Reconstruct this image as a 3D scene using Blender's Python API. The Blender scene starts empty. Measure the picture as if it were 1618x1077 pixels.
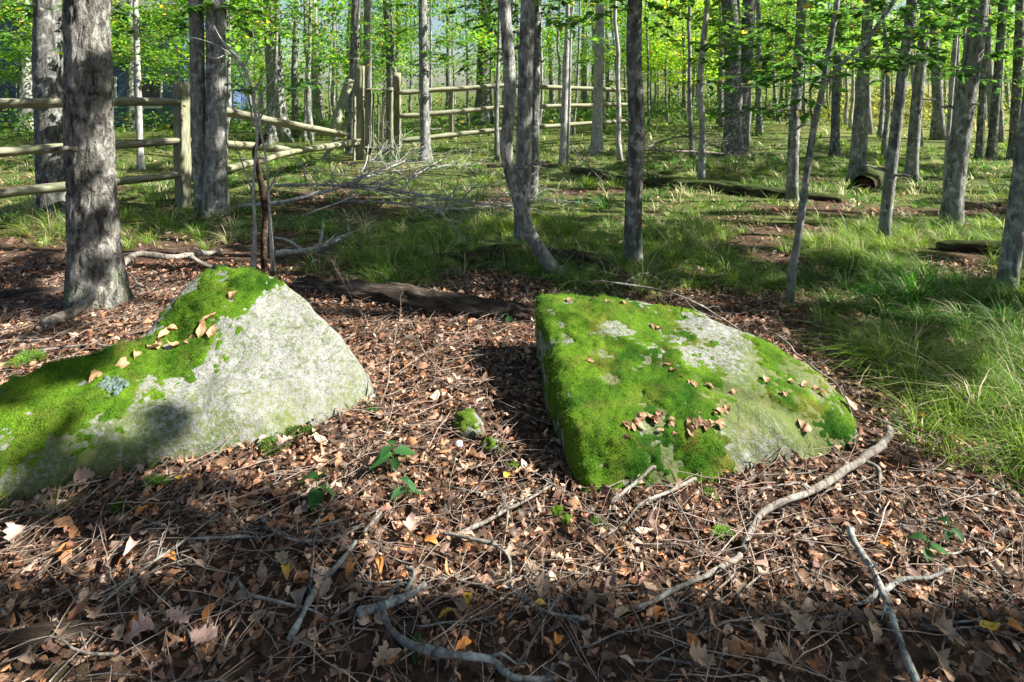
import bpy, bmesh, math, random
import numpy as np
from mathutils import Vector, Quaternion
from mathutils.bvhtree import BVHTree

rng = np.random.default_rng(11)
random.seed(5)
SC = bpy.context.scene
COL = SC.collection

# ------------------------------------------------------------------ camera, sky, sun, exposure
W0, H0, F, CX, VH, CAMZ = 1618.0, 1077.0, 950.0, 809.0, 150.0, 1.45
cd = bpy.data.cameras.new("camera"); cam = bpy.data.objects.new("camera", cd); COL.objects.link(cam)
cam.location = (0, 0, CAMZ); cam.rotation_euler = (math.pi/2, 0, 0)
cd.sensor_width = 36.0; cd.lens = 36.0*F/W0; cd.shift_y = -(H0/2-VH)/W0      # level camera, lens shifted down
cd.clip_start = .05; cd.clip_end = 2000
SC.camera = cam

SUN_EL, SUN_AZ = math.radians(40), math.radians(96)          # azimuth clockwise from +Y
TOSUN = np.array([math.sin(SUN_AZ)*math.cos(SUN_EL), math.cos(SUN_AZ)*math.cos(SUN_EL), math.sin(SUN_EL)])
world = bpy.data.worlds.new("World"); SC.world = world; world.use_nodes = True
wn = world.node_tree; bgn = wn.nodes["Background"]
sky = wn.nodes.new("ShaderNodeTexSky"); sky.sky_type = 'NISHITA'; sky.sun_disc = False
sky.sun_elevation = SUN_EL; sky.sun_rotation = SUN_AZ; sky.air_density = 1.0; sky.dust_density = 1.5
wn.links.new(sky.outputs[0], bgn.inputs[0]); bgn.inputs[1].default_value = 0.05
sl = bpy.data.lights.new("sun", 'SUN'); so = bpy.data.objects.new("sun", sl); COL.objects.link(so)
sl.energy = 5.0; sl.angle = math.radians(.53); sl.color = (1.0, .95, .88)
so.rotation_euler = Vector(-TOSUN).to_track_quat('-Z', 'Y').to_euler(); so.location = (20, 0, 20)
SC.view_settings.view_transform = 'Standard'; SC.view_settings.look = 'None'
SC.view_settings.exposure = 1.75; SC.view_settings.gamma = 1
SC.cycles.use_denoising = True
SC.cycles.max_bounces = 8; SC.cycles.diffuse_bounces = 4; SC.cycles.transmission_bounces = 5
SC.cycles.use_adaptive_sampling = True; SC.cycles.adaptive_threshold = .015
SC.cycles.sample_clamp_indirect = 8

# ------------------------------------------------------------------ noise
def _hash(ix, iy, iz, seed):
    h = (ix.astype(np.int64)*374761393 + iy.astype(np.int64)*668265263 + iz.astype(np.int64)*2147483647 + seed*974634541) & 0xffffffff
    h = ((h ^ (h >> 13))*1274126177) & 0xffffffff
    h = (h ^ (h >> 16)) & 0xffffffff
    h = (h*2246822519) & 0xffffffff
    h = (h ^ (h >> 15)) & 0xffffffff
    return h/2147483648.0-1.0
def vnoise(p, seed=0):
    p = np.asarray(p, float); i = np.floor(p); f = p-i; f = f*f*f*(f*(f*6-15)+10)
    ix, iy, iz = i[:, 0], i[:, 1], i[:, 2]; r = 0
    for a in (0, 1):
        wa = f[:, 0] if a else 1-f[:, 0]
        for b in (0, 1):
            wb = f[:, 1] if b else 1-f[:, 1]
            for c in (0, 1):
                wc = f[:, 2] if c else 1-f[:, 2]
                r = r + wa*wb*wc*_hash(ix+a, iy+b, iz+c, seed)
    return r
def fbm(p, octv=3, seed=0, gain=.5):
    p = np.asarray(p, float); s = 0; a = 1; t = 0
    for k in range(octv):
        s = s + a*vnoise(p*(2.03**k)+k*17.3, seed+k); t += a; a *= gain
    return s/t
def n2(x, y, s, octv=3, seed=0):
    x = np.atleast_1d(np.asarray(x, float)); y = np.atleast_1d(np.asarray(y, float))
    return fbm(np.stack([x*s, y*s, np.full_like(x, .5)], 1), octv, seed)
def sstep(a, b, x):
    t = np.clip((x-a)/(b-a), 0, 1); return t*t*(3-2*t)

# ------------------------------------------------------------------ terrain and pixel to ground
def terrain(x, y):
    x = np.atleast_1d(np.asarray(x, float)); y = np.atleast_1d(np.asarray(y, float))
    z = .035*n2(x, y, 1.1, 3, 3)*sstep(.5, 2.5, np.abs(y)+.5) + .16*n2(x, y, .22, 2, 7)*sstep(4, 12, y)
    z = z + .05*n2(x, y, .55, 2, 12)*sstep(4, 7, y)
    z = z + .12*np.exp(-((x+2.5)/.7)**2-((y-3.3)/.6)**2)                      # litter banked behind the left boulder
    z = z + np.clip(y-16, 0, 80)*.034*sstep(-12, 5, x) + np.clip(y-60, 0, 400)*.01
    return z
def tz(x, y): return float(terrain(x, y)[0])
def G(u, v, lift=0.0):
    d = (CAMZ-lift)*F/(v-VH)
    for _ in range(8):
        x = (u-CX)/F*d; d = .5*d+.5*(CAMZ-lift-tz(x, d))*F/(v-VH)
    x = (u-CX)/F*d
    return np.array([x, d, tz(x, d)+lift])
def P(u, v, d): return np.array([(u-CX)/F*d, d, CAMZ-(v-VH)/F*d])
def Gd(u, d):
    x = (u-CX)/F*d; return np.array([x, d, tz(x, d)])
def proj(p):
    p = np.asarray(p); y = np.where(np.abs(p[..., 1]) < .05, .05, p[..., 1])
    return CX+F*p[..., 0]/y, VH+F*(CAMZ-p[..., 2])/y

# ------------------------------------------------------------------ mesh helpers
def make_mesh(name, V, quads=None, tris=None, col=None, smooth=True):
    V = np.asarray(V, np.float32); me = bpy.data.meshes.new(name)
    q = np.asarray(quads, np.int32).reshape(-1, 4) if quads is not None and len(quads) else np.zeros((0, 4), np.int32)
    t = np.asarray(tris, np.int32).reshape(-1, 3) if tris is not None and len(tris) else np.zeros((0, 3), np.int32)
    me.vertices.add(len(V)); me.vertices.foreach_set("co", V.ravel())
    nl = q.size+t.size; me.loops.add(nl); me.loops.foreach_set("vertex_index", np.concatenate([q.ravel(), t.ravel()]).astype(np.int32))
    ls = np.concatenate([np.arange(len(q))*4, len(q)*4+np.arange(len(t))*3]).astype(np.int32)
    me.polygons.add(len(ls)); me.polygons.foreach_set("loop_start", ls)
    if smooth: me.polygons.foreach_set("use_smooth", np.ones(len(ls), bool))
    if col is not None:
        c = np.ones((len(V), 4), np.float32); c[:, :3] = col
        a = me.attributes.new("Col", 'FLOAT_COLOR', 'POINT'); a.data.foreach_set("color", c.ravel())
    me.update(calc_edges=True); me.validate(); return me
class MB:
    def __init__(s): s.V = []; s.Q = []; s.T = []; s.C = []; s.n = 0
    def add(s, V, Q=None, T=None, c=None):
        V = np.asarray(V, float)
        if Q is not None and len(Q): s.Q.append(np.asarray(Q).reshape(-1, 4)+s.n)
        if T is not None and len(T): s.T.append(np.asarray(T).reshape(-1, 3)+s.n)
        s.V.append(V)
        s.C.append(np.broadcast_to(np.asarray(c if c is not None else (1, 1, 1), float), (len(V), 3)))
        s.n += len(V); return s
    def mesh(s, name, org=(0, 0, 0), smooth=True):
        V = np.concatenate(s.V)-np.asarray(org)
        return make_mesh(name, V, np.concatenate(s.Q) if s.Q else None, np.concatenate(s.T) if s.T else None, np.concatenate(s.C), smooth)
def link(name, me, mat, parent=None, kind=None):
    o = bpy.data.objects.new(name, me); COL.objects.link(o)
    if mat is not None and me is not None and not me.materials: me.materials.append(mat)
    if parent: o.parent = parent
    if kind: o["kind"] = kind
    return o
def tag(o, label, cat, group=None):
    o["label"] = label; o["category"] = cat
    if group: o["group"] = group
    return o
def thing(name, label, cat, loc, group=None):
    o = bpy.data.objects.new(name, None); COL.objects.link(o); o.location = tuple(map(float, loc)); o.empty_display_size = .1
    return tag(o, label, cat, group)
def resample(pts, n):
    pts = np.asarray(pts, float)
    if len(pts) > 2:                                                          # Catmull-Rom
        e = np.vstack([2*pts[0]-pts[1], pts, 2*pts[-1]-pts[-2]]); out = []
        m = max(4, 3*n//(len(pts)-1))
        for i in range(len(pts)-1):
            p0, p1, p2, p3 = e[i:i+4]; t = np.linspace(0, 1, m, endpoint=False)[:, None]
            out.append(.5*((2*p1)+(-p0+p2)*t+(2*p0-5*p1+4*p2-p3)*t**2+(-p0+3*p1-3*p2+p3)*t**3))
        pts = np.vstack(out+[pts[-1:]])
    L = np.r_[0, np.cumsum(np.linalg.norm(np.diff(pts, axis=0), axis=1))]; s = np.linspace(0, L[-1], n)
    return np.stack([np.interp(s, L, pts[:, k]) for k in range(pts.shape[1])], 1)
def tube(path, rad, sides=8, disp=None, cap=True, section=None):
    path = np.asarray(path, float); n = len(path); rad = np.broadcast_to(np.asarray(rad, float), (n,))
    T = np.gradient(path, axis=0); T /= np.linalg.norm(T, axis=1)[:, None]+1e-9
    ref = np.array([1., 0, 0]) if abs(T[0, 0]) < .8 else np.array([0, 1., 0])
    N = np.zeros_like(T); u = ref-T[0]*(ref@T[0]); N[0] = u/np.linalg.norm(u)
    for i in range(1, n):
        u = N[i-1]-T[i]*(N[i-1]@T[i]); N[i] = u/(np.linalg.norm(u)+1e-9)
    B = np.cross(T, N); a = np.arange(sides)/sides*2*math.pi
    rr = rad[:, None]*np.ones((1, sides))
    if section is not None: rr = rr*section[None, :]
    D = N[:, None, :]*np.cos(a)[None, :, None]+B[:, None, :]*np.sin(a)[None, :, None]
    if disp is not None: rr = rr+disp(path[:, None, :]+D*rad[:, None, None], a, rad)
    V = (path[:, None, :]+D*rr[:, :, None]).reshape(-1, 3)
    i = np.arange(n-1)[:, None]*sides; j = np.arange(sides)[None, :]; k = (j+1) % sides
    Q = np.stack([i+j, i+k, i+sides+k, i+sides+j], 2).reshape(-1, 4); Tt = None
    if cap:
        V = np.vstack([V, path[0]-T[0]*rad[0]*.15, path[-1]+T[-1]*rad[-1]*.15]); m = n*sides; jj = np.arange(sides); kk = (jj+1) % sides
        Tt = np.vstack([np.stack([np.full(sides, m), kk, jj], 1), np.stack([np.full(sides, m+1), m-sides+jj, m-sides+kk], 1)])
    return V, Q, Tt
def rotmats(yaw, tilt, roll):
    cy, sy, ct, st, cr, sr = np.cos(yaw), np.sin(yaw), np.cos(tilt), np.sin(tilt), np.cos(roll), np.sin(roll)
    z = np.zeros_like(cy); o = np.ones_like(cy)
    Rz = np.stack([np.stack([cy, -sy, z], -1), np.stack([sy, cy, z], -1), np.stack([z, z, o], -1)], -2)
    Ry = np.stack([np.stack([ct, z, st], -1), np.stack([z, o, z], -1), np.stack([-st, z, ct], -1)], -2)
    Rx = np.stack([np.stack([o, z, z], -1), np.stack([z, cr, -sr], -1), np.stack([z, sr, cr], -1)], -2)
    return Rz@Ry@Rx
def scatter(mb, tmpl, pos, R, scale, col):
    V, Q, T = tmpl; k = len(pos)
    if not k: return
    nv = len(V); W = np.einsum('kij,vj->kvi', R, V)*np.asarray(scale).reshape(k, 1, -1)+pos[:, None, :]
    off = (np.arange(k)*nv)[:, None, None]
    q = (Q[None]+off).reshape(-1, 4) if Q is not None and len(Q) else None
    t = (T[None]+off).reshape(-1, 3) if T is not None and len(T) else None
    mb.add(W.reshape(-1, 3), q, t, np.repeat(col, nv, axis=0))
def leaf_tmpl(nl=5, wid=.46, curl=.5, bend=.3, wave=0., lobes=None):
    """pointed leaf of length 1 along x: a folded, curled strip"""
    V = []; ts = np.linspace(0, 1, nl)
    for t in ts:
        w = wid*.5*(math.sin(math.pi*min(1, t**.8))+.03) if lobes is None else wid*.5*np.interp(t, *lobes)
        x = t-.5; zc = -bend*(t-.5)**2+wave*math.sin(t*7)*.05
        for s in (-1, 0, 1):
            y = s*w; ang = curl*abs(s)
            V.append((x, y*math.cos(ang), zc+w*math.sin(ang)*abs(s)))
    Q = []
    for i in range(nl-1):
        for j in range(2):
            a = i*3+j; Q.append((a, a+3, a+4, a+1))
    return np.array(V), np.array(Q), None
flat_leaf = leaf_tmpl(3, .62, .25, .25)                                       # four quads, for crowns
crown_leaf = (np.array([(-.5, 0, 0), (-.05, -.29, .05), (.5, 0, -.06), (-.05, .29, .05), (-.02, 0, 0)]), None,
              np.array([(0, 1, 4), (1, 2, 4), (2, 3, 4), (3, 0, 4)]))

# ------------------------------------------------------------------ materials
class NT:
    def __init__(s, name):
        s.m = bpy.data.materials.new(name); s.m.use_nodes = True; s.t = s.m.node_tree; s.t.nodes.clear()
        s.out = s.t.nodes.new("ShaderNodeOutputMaterial")
    def n(s, typ, **kw):
        x = s.t.nodes.new("ShaderNode"+typ)
        for k, v in kw.items():
            if k[0] == 'i' and k[1:].isdigit(): s.set(x.inputs[int(k[1:])], v)
            elif k.startswith('in_'): s.set(x.inputs[k[3:].replace('_', ' ')], v)
            else: setattr(x, k, v)
        return x
    def set(s, inp, v):
        if hasattr(v, 'outputs'): v = v.outputs[0]
        if isinstance(v, bpy.types.NodeSocket): s.t.links.new(v, inp)
        else: inp.default_value = v
    def ramp(s, fac, stops):
        r = s.n("ValToRGB"); s.set(r.inputs[0], fac); e = r.color_ramp.elements
        while len(e) < len(stops): e.new(.5)
        for k, (p, c) in enumerate(stops):
            e[k].position = p; e[k].color = (*c, 1) if len(c) == 3 else c
        return r
    def mix(s, fac, a, b, mode='MIX'):
        m = s.n("Mix", data_type='RGBA', blend_type=mode); s.set(m.inputs[0], fac); s.set(m.inputs[6], a); s.set(m.inputs[7], b); return m.outputs[2]
    def math(s, op, a, b=0.):
        m = s.n("Math", operation=op); s.set(m.inputs[0], a); s.set(m.inputs[1], b); return m.outputs[0]
    def coords(s, scale=(1, 1, 1), rnd=False):
        tc = s.n("TexCoord"); mp = s.n("Mapping"); s.t.links.new(tc.outputs["Object"], mp.inputs[0]); mp.inputs["Scale"].default_value = scale
        if rnd:
            oi = s.n("ObjectInfo"); c = s.n("CombineXYZ")
            for k, f in enumerate((37., 71., 13.)): s.set(c.inputs[k], s.math('MULTIPLY', oi.outputs["Random"], f))
            s.t.links.new(c.outputs[0], mp.inputs["Location"])
        return mp.outputs[0]
    def noise(s, vec, scale, detail=4., rough=.55, dist=0.):
        x = s.n("TexNoise"); s.set(x.inputs["Vector"], vec); x.inputs["Scale"].default_value = scale; x.inputs["Detail"].default_value = detail
        x.inputs["Roughness"].default_value = rough; x.inputs["Distortion"].default_value = dist; return x.outputs[0]
    def bump(s, h, strength=.5, dist=.02):
        b = s.n("Bump"); b.inputs["Strength"].default_value = strength; b.inputs["Distance"].default_value = dist; s.set(b.inputs["Height"], h); return b
    def principled(s, col, rough=.8, bump=None, spec=.3):
        b = s.n("BsdfPrincipled"); s.set(b.inputs["Base Color"], col); s.set(b.inputs["Roughness"], rough); b.inputs["Specular IOR Level"].default_value = spec
        if bump is not None: s.set(b.inputs["Normal"], bump)
        s.t.links.new(b.outputs[0], s.out.inputs[0]); return s.m

def mat_leaf(name, trans=.45, tint=True, spec=.25, mottle=False):
    s = NT(name); at = s.n("Attribute", attribute_name="Col"); c = at.outputs["Color"]
    if mottle:
        v = s.coords(); mt = s.ramp(s.noise(v, 90, 5, .7), [(.3, (.45, .42, .4)), (.5, (1, 1, 1)), (.72, (1.35, 1.3, 1.25))]); c = s.mix(1., c, mt.outputs[0], 'MULTIPLY')
    if tint:
        oi = s.n("ObjectInfo"); c = s.mix(1., c, oi.outputs["Color"], 'MULTIPLY')
    d = s.n("BsdfPrincipled"); s.set(d.inputs["Base Color"], c); d.inputs["Roughness"].default_value = .55; d.inputs["Specular IOR Level"].default_value = spec
    hs = s.n("HueSaturation", in_Hue=.49, in_Saturation=1.0, in_Value=2.2); s.set(hs.inputs["Color"], c)
    t = s.n("BsdfTranslucent"); s.set(t.inputs["Color"], hs)
    m = s.n("MixShader"); m.inputs[0].default_value = trans; s.t.links.new(d.outputs[0], m.inputs[1]); s.t.links.new(t.outputs[0], m.inputs[2])
    s.t.links.new(m.outputs[0], s.out.inputs[0]); return s.m
M = {}
M['leaf'] = mat_leaf("green_leaves", .5)
M['grass'] = mat_leaf("grass_blades", .35, False, .35)
M['litter'] = mat_leaf("dead_leaves", .12, False, .28, True)
def mat_bark(name, dark, mid, light, lichen=.5, vs=1.0, bump=.6, moss=0.0, bd=.012, zs=.3):
    s = NT(name); v = s.coords((1, 1, zs), True); v1 = s.coords((1, 1, 1), True)
    a = s.noise(v, 38*vs, 6, .65, .6); fr = s.noise(v, 24*vs, 5, .65, .5)
    crack = s.ramp(fr, [(.36, (0, 0, 0)), (.5, (1, 1, 1))])
    big = s.noise(v1, 4.5, 4, .6); c = s.ramp(a, [(.25, dark), (.5, mid), (.78, light)])
    c = s.mix(s.math('MULTIPLY', s.ramp(crack, [(0, (1, 1, 1)), (1, (0, 0, 0))]), .7), c.outputs[0], (*[x*.45 for x in dark], 1))
    lm = s.ramp(s.noise(v1, 13., 4, .62, .15), [(.54, (0, 0, 0)), (.64, (1, 1, 1))])
    c = s.mix(s.math('MULTIPLY', lm, lichen), c, (.44, .47, .42, 1))
    dm = s.ramp(big, [(.36, (1, 1, 1)), (.5, (0, 0, 0))]); c = s.mix(s.math('MULTIPLY', dm, .5), c, (*[x*.6 for x in dark], 1))
    if moss:
        tc = s.n("TexCoord"); xyz = s.n("SeparateXYZ"); s.t.links.new(tc.outputs["Object"], xyz.inputs[0])
        mz = s.math('SUBTRACT', s.noise(v1, 5., 4, .6), s.math('MULTIPLY', xyz.outputs[2], .9))
        mm = s.ramp(mz, [(.34, (0, 0, 0)), (.5, (1, 1, 1))]); c = s.mix(s.math('MULTIPLY', mm, moss), c, (.045, .1, .015, 1))
    h = s.math('ADD', s.math('MULTIPLY', a, .7), s.math('MULTIPLY', crack, .5))
    return s.principled(c, .9, s.bump(h, bump, bd), .15)
M['bark_rough'] = mat_bark("rough_plated_bark", (.055, .05, .042), (.22, .21, .185), (.47, .45, .4), .35, .8, 1., .45, .05, .45)
M['bark_grey'] = mat_bark("grey_bark", (.075, .075, .067), (.215, .215, .195), (.43, .43, .4), .8, .8, 1., .5, .015)
M['bark_pale'] = mat_bark("pale_bark", (.17, .165, .15), (.36, .35, .32), (.58, .57, .53), .6, 1.2, .5, .1)
M['bark_dark'] = mat_bark("dark_bark", (.045, .045, .04), (.14, .14, .127), (.31, .31, .285), .7, .8, 1., .5, .015)
M['bark_far'] = mat_bark("far_bark", (.075, .075, .068), (.19, .19, .175), (.38, .38, .355), .7, .4, .6)
M['stick'] = mat_bark("dead_stick_bark", (.08, .068, .055), (.21, .185, .155), (.42, .385, .33), .4, 1.6, .8, 0, .006)
M['twig'] = mat_bark("thin_twig", (.12, .085, .06), (.24, .18, .13), (.42, .34, .27), .15, 3., .3, 0, .002)
M['lichen_stick'] = mat_bark("lichened_stick_bark", (.08, .075, .065), (.21, .205, .185), (.4, .4, .36), .9, 1.6, .8, 0, .006)
def mat_log(name, dark, mid, light, mossy=0.):
    s = NT(name); v = s.coords((3, 28, 28)); v1 = s.coords((1, 1, 1)); a = s.noise(v, 1., 7, .7, .4); b = s.noise(v1, 7, 4, .6)
    c = s.ramp(a, [(.28, dark), (.5, mid), (.75, light)]).outputs[0]
    c = s.mix(s.math('MULTIPLY', s.ramp(b, [(.42, (1, 1, 1)), (.56, (0, 0, 0))]), .6), c, (*[x*.5 for x in dark], 1))
    if mossy:
        g = s.n("NewGeometry"); xyz = s.n("SeparateXYZ"); s.t.links.new(g.outputs["Normal"], xyz.inputs[0])
        mm = s.ramp(s.math('ADD', s.math('MULTIPLY', xyz.outputs[2], .25), b), [(.5, (0, 0, 0)), (.66, (1, 1, 1))])
        c = s.mix(s.math('MULTIPLY', mm, mossy), c, (.05, .075, .02, 1))
    return s.principled(c, .92, s.bump(a, 1., .045), .1)
M['log'] = mat_log("weathered_log", (.025, .018, .013), (.085, .066, .05), (.27, .225, .18))
M['log_dark'] = mat_log("rotten_log", (.028, .018, .013), (.09, .06, .042), (.22, .165, .12), .25)
M['log_moss'] = mat_log("mossy_log", (.03, .02, .014), (.08, .055, .04), (.2, .17, .13), .85)
def mat_wood(name):
    s = NT(name); v = s.coords((2, 2, 2), True); vs = s.coords((16, 16, 2.), True); a = s.noise(vs, 3., 6, .65, .3); b = s.noise(v, 2.2, 4, .6)
    c = s.ramp(a, [(.3, (.06, .06, .042)), (.48, (.2, .198, .135)), (.72, (.37, .36, .265))]).outputs[0]
    c = s.mix(s.math('MULTIPLY', s.ramp(b, [(.45, (0, 0, 0)), (.65, (1, 1, 1))]), .55), c, (.2, .22, .1, 1))
    return s.principled(c, .85, s.bump(a, .6, .008), .2)
M['wood'] = mat_wood("weathered_treated_timber")
def mat_rock():
    s = NT("granite"); v = s.coords(); sp = s.noise(v, 95, 3, .7); sp2 = s.noise(v, 28, 6, .7, .3); b = s.noise(v, 5.5, 5, .62, .4); b2 = s.noise(v, 13, 5, .7, .6)
    c = s.ramp(sp, [(.32, (.15, .15, .142)), (.5, (.215, .215, .203)), (.66, (.275, .275, .26))]).outputs[0]
    c = s.mix(s.ramp(sp2, [(.5, (0, 0, 0)), (.68, (.8, .8, .8))]).outputs[0], c, (.33, .34, .31, 1))
    c = s.mix(s.math('MULTIPLY', s.ramp(b, [(.42, (0, 0, 0)), (.6, (1, 1, 1))]), .65), c, (.16, .17, .135, 1))
    c = s.mix(s.math('MULTIPLY', s.ramp(b2, [(.54, (0, 0, 0)), (.62, (1, 1, 1))]), .55), c, (.13, .14, .08, 1))
    at = s.n("Attribute", attribute_name="Col"); sep = s.n("SeparateColor"); s.t.links.new(at.outputs["Color"], sep.inputs[0])
    sp3 = s.noise(v, 46, 5, .75, .5)
    al = s.ramp(s.math('ADD', s.math('MULTIPLY', sep.outputs[0], .16), sp3), [(.54, (0, 0, 0)), (.63, (1, 1, 1))])
    ac = s.ramp(b, [(.35, (.05, .085, .012)), (.5, (.085, .12, .02)), (.65, (.13, .14, .04))]).outputs[0]
    fm = s.ramp(s.math('ADD', sep.outputs[0], s.math('SUBTRACT', b2, .5)), [(.45, (0, 0, 0)), (1.1, (1, 1, 1))])
    c = s.mix(s.math('MULTIPLY', fm, .55), c, ac); c = s.mix(s.math('MULTIPLY', al, .8), c, ac)
    cv = s.n("TexVoronoi", feature='DISTANCE_TO_EDGE'); wv = s.n("VectorMath", operation='ADD'); s.set(wv.inputs[0], v); nv = s.n("TexNoise"); s.set(nv.inputs["Vector"], v); nv.inputs["Scale"].default_value = 6.; sc_ = s.n("VectorMath", operation='SCALE'); s.set(sc_.inputs[0], nv.outputs["Color"]); sc_.inputs["Scale"].default_value = .25; s.t.links.new(sc_.outputs[0], wv.inputs[1]); s.t.links.new(wv.outputs[0], cv.inputs["Vector"]); cv.inputs["Scale"].default_value = 1.7
    ck = s.ramp(cv.outputs[0], [(0, (1, 1, 1)), (.012, (0, 0, 0))]); c = s.mix(s.math('MULTIPLY', s.math('MULTIPLY', ck, s.ramp(b2, [(.45, (0, 0, 0)), (.55, (1, 1, 1))])), .7), c, (.05, .05, .04, 1))
    dk = s.ramp(sp2, [(.33, (1, 1, 1)), (.39, (0, 0, 0))]); c = s.mix(s.math('MULTIPLY', dk, .75), c, (.06, .06, .045, 1))
    return s.principled(c, .9, s.bump(s.math('ADD', sp, s.math('MULTIPLY', sp2, 1.6)), .8, .008), .2)
M['rock'] = mat_rock()
def mat_moss():
    s = NT("moss"); v = s.coords(); a = s.noise(v, 120, 4, .7); b = s.noise(v, 7, 5, .65, .3)
    at = s.n("Attribute", attribute_name="Col")
    c = s.mix(1., at.outputs["Color"], s.ramp(a, [(.3, (.45, .5, .35)), (.7, (1.3, 1.25, 1.1))]).outputs[0], 'MULTIPLY')
    c = s.mix(s.math('MULTIPLY', s.ramp(b, [(.52, (0, 0, 0)), (.66, (1, 1, 1))]), .45), c, (.13, .12, .025, 1))
    return s.principled(c, .95, s.bump(a, 1., .012), .1)
M['moss'] = mat_moss()
def mat_ground():
    s = NT("forest_soil"); v = s.coords(); a = s.noise(v, 22, 6, .7, .3); b = s.noise(v, 1.3, 4, .6); f = s.noise(v, 140, 3, .7)
    c = s.ramp(a, [(.3, (.035, .022, .014)), (.5, (.095, .06, .04)), (.72, (.21, .14, .095))]).outputs[0]
    c = s.mix(s.math('MULTIPLY', f, .5), c, (.05, .034, .022, 1))
    at = s.n("Attribute", attribute_name="Col"); sep = s.n("SeparateColor"); s.t.links.new(at.outputs["Color"], sep.inputs[0])
    g = s.ramp(s.math('ADD', sep.outputs[1], s.math('MULTIPLY', b, .4)), [(.45, (0, 0, 0)), (.8, (1, 1, 1))])
    gc = s.ramp(a, [(.3, (.035, .06, .012)), (.5, (.08, .12, .025)), (.7, (.2, .19, .07))]).outputs[0]
    gc = s.mix(sep.outputs[2], gc, (.36, .33, .1, 1))
    c = s.mix(s.math('MULTIPLY', g, .8), c, gc)
    return s.principled(c, .95, s.bump(a, .9, .03), .1)
M['ground'] = mat_ground()
def mat_plain(name, col, rough=.7, var=.25, scale=20, spec=.3):
    s = NT(name); v = s.coords(); a = s.noise(v, scale, 5, .6)
    c = s.ramp(a, [(.3, tuple(x*(1-var) for x in col)), (.7, tuple(min(1, x*(1+var)) for x in col))]).outputs[0]
    return s.principled(c, rough, s.bump(a, .3, .004), spec)
M['siding'] = mat_plain("blue_siding", (.075, .115, .22), .6, .12, 6)
M['trim'] = mat_plain("white_trim", (.6, .6, .58), .6, .1, 8)
M['roof'] = mat_plain("roof_shingle", (.09, .085, .085), .9, .3, 30)
M['glass'] = mat_plain("dark_window", (.03, .035, .045), .1, .1, 3, .6)
M['deck'] = mat_plain("deck_wood", (.26, .17, .11), .8, .3, 14)
M['pebble'] = mat_plain("pale_pebble", (.55, .57, .58), .6, .15, 60)
M['cut'] = mat_plain("dark_rotten_heart", (.035, .016, .01), .95, .4, 40)
M['lichen'] = mat_plain("blue_green_lichen", (.1, .14, .125), .95, .5, 70, .1)
M['wire'] = mat_plain("fence_wire", (.3, .31, .3), .5, .1, 10)

# ------------------------------------------------------------------ cover maps
def grass_amount(x, y):
    """0..1 share of ground covered by grass at ground points"""
    u, v = proj(np.stack([x, y, terrain(x, y)], -1))
    g = sstep(0, .6, y-np.where(x < .3, 4.45, 3.9)+.5*n2(x, y, .9, 3, 21))*sstep(-1.75, -.9, x-(y-4.4)*-.12)
    g = np.maximum(g, .75*sstep(5.6, 7.5, y+.9*n2(x, y, .8, 2, 22)))
    rt = sstep(1.55, 2.1, x-.12*(y-3)+.35*n2(x, y, 1.3, 2, 24))*sstep(1.9, 2.6, y)
    g = np.maximum(g, rt)
    g = np.maximum(g, .8*np.exp(-((x+1.93)/.22)**2-((y-2.12)/.2)**2)+.5*np.exp(-((x+1.15)/.15)**2-((y-1.5)/.1)**2))
    patch = n2(x, y, .75, 3, 25)                                             # litter shows through in places
    g = g*sstep(-.3, .12, patch+.22)
    return np.where(y < 1.0, 0, g)

# ------------------------------------------------------------------ ground
def axis(a, n): t = np.linspace(-1, 1, n); return np.sign(t)*(np.sinh(np.abs(t)*a)/math.sinh(a))
gx = axis(6.2, 251)*420; gy = np.r_[np.linspace(-40, 0.4, 18), .5*np.exp(np.linspace(0, math.log(420/.5), 240))]
GX, GY = np.meshgrid(gx, gy); fx, fy = GX.ravel(), GY.ravel()
gz = terrain(fx, fy); gg = grass_amount(fx, fy); far = sstep(9, 16, fy)
yellow = sstep(17, 24, fy)*sstep(.42, .55, fx/np.maximum(fy, 1))*.45
idx = np.arange(len(fx)).reshape(GX.shape)
Q = np.stack([idx[:-1, :-1], idx[:-1, 1:], idx[1:, 1:], idx[1:, :-1]], 2).reshape(-1, 4)
gme = make_mesh("ground", np.stack([fx, fy, gz], 1), Q, None, np.stack([fx*0, np.maximum(gg*.75, far*.68), yellow], 1))
link("ground", gme, M['ground'], None, "structure")

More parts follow.
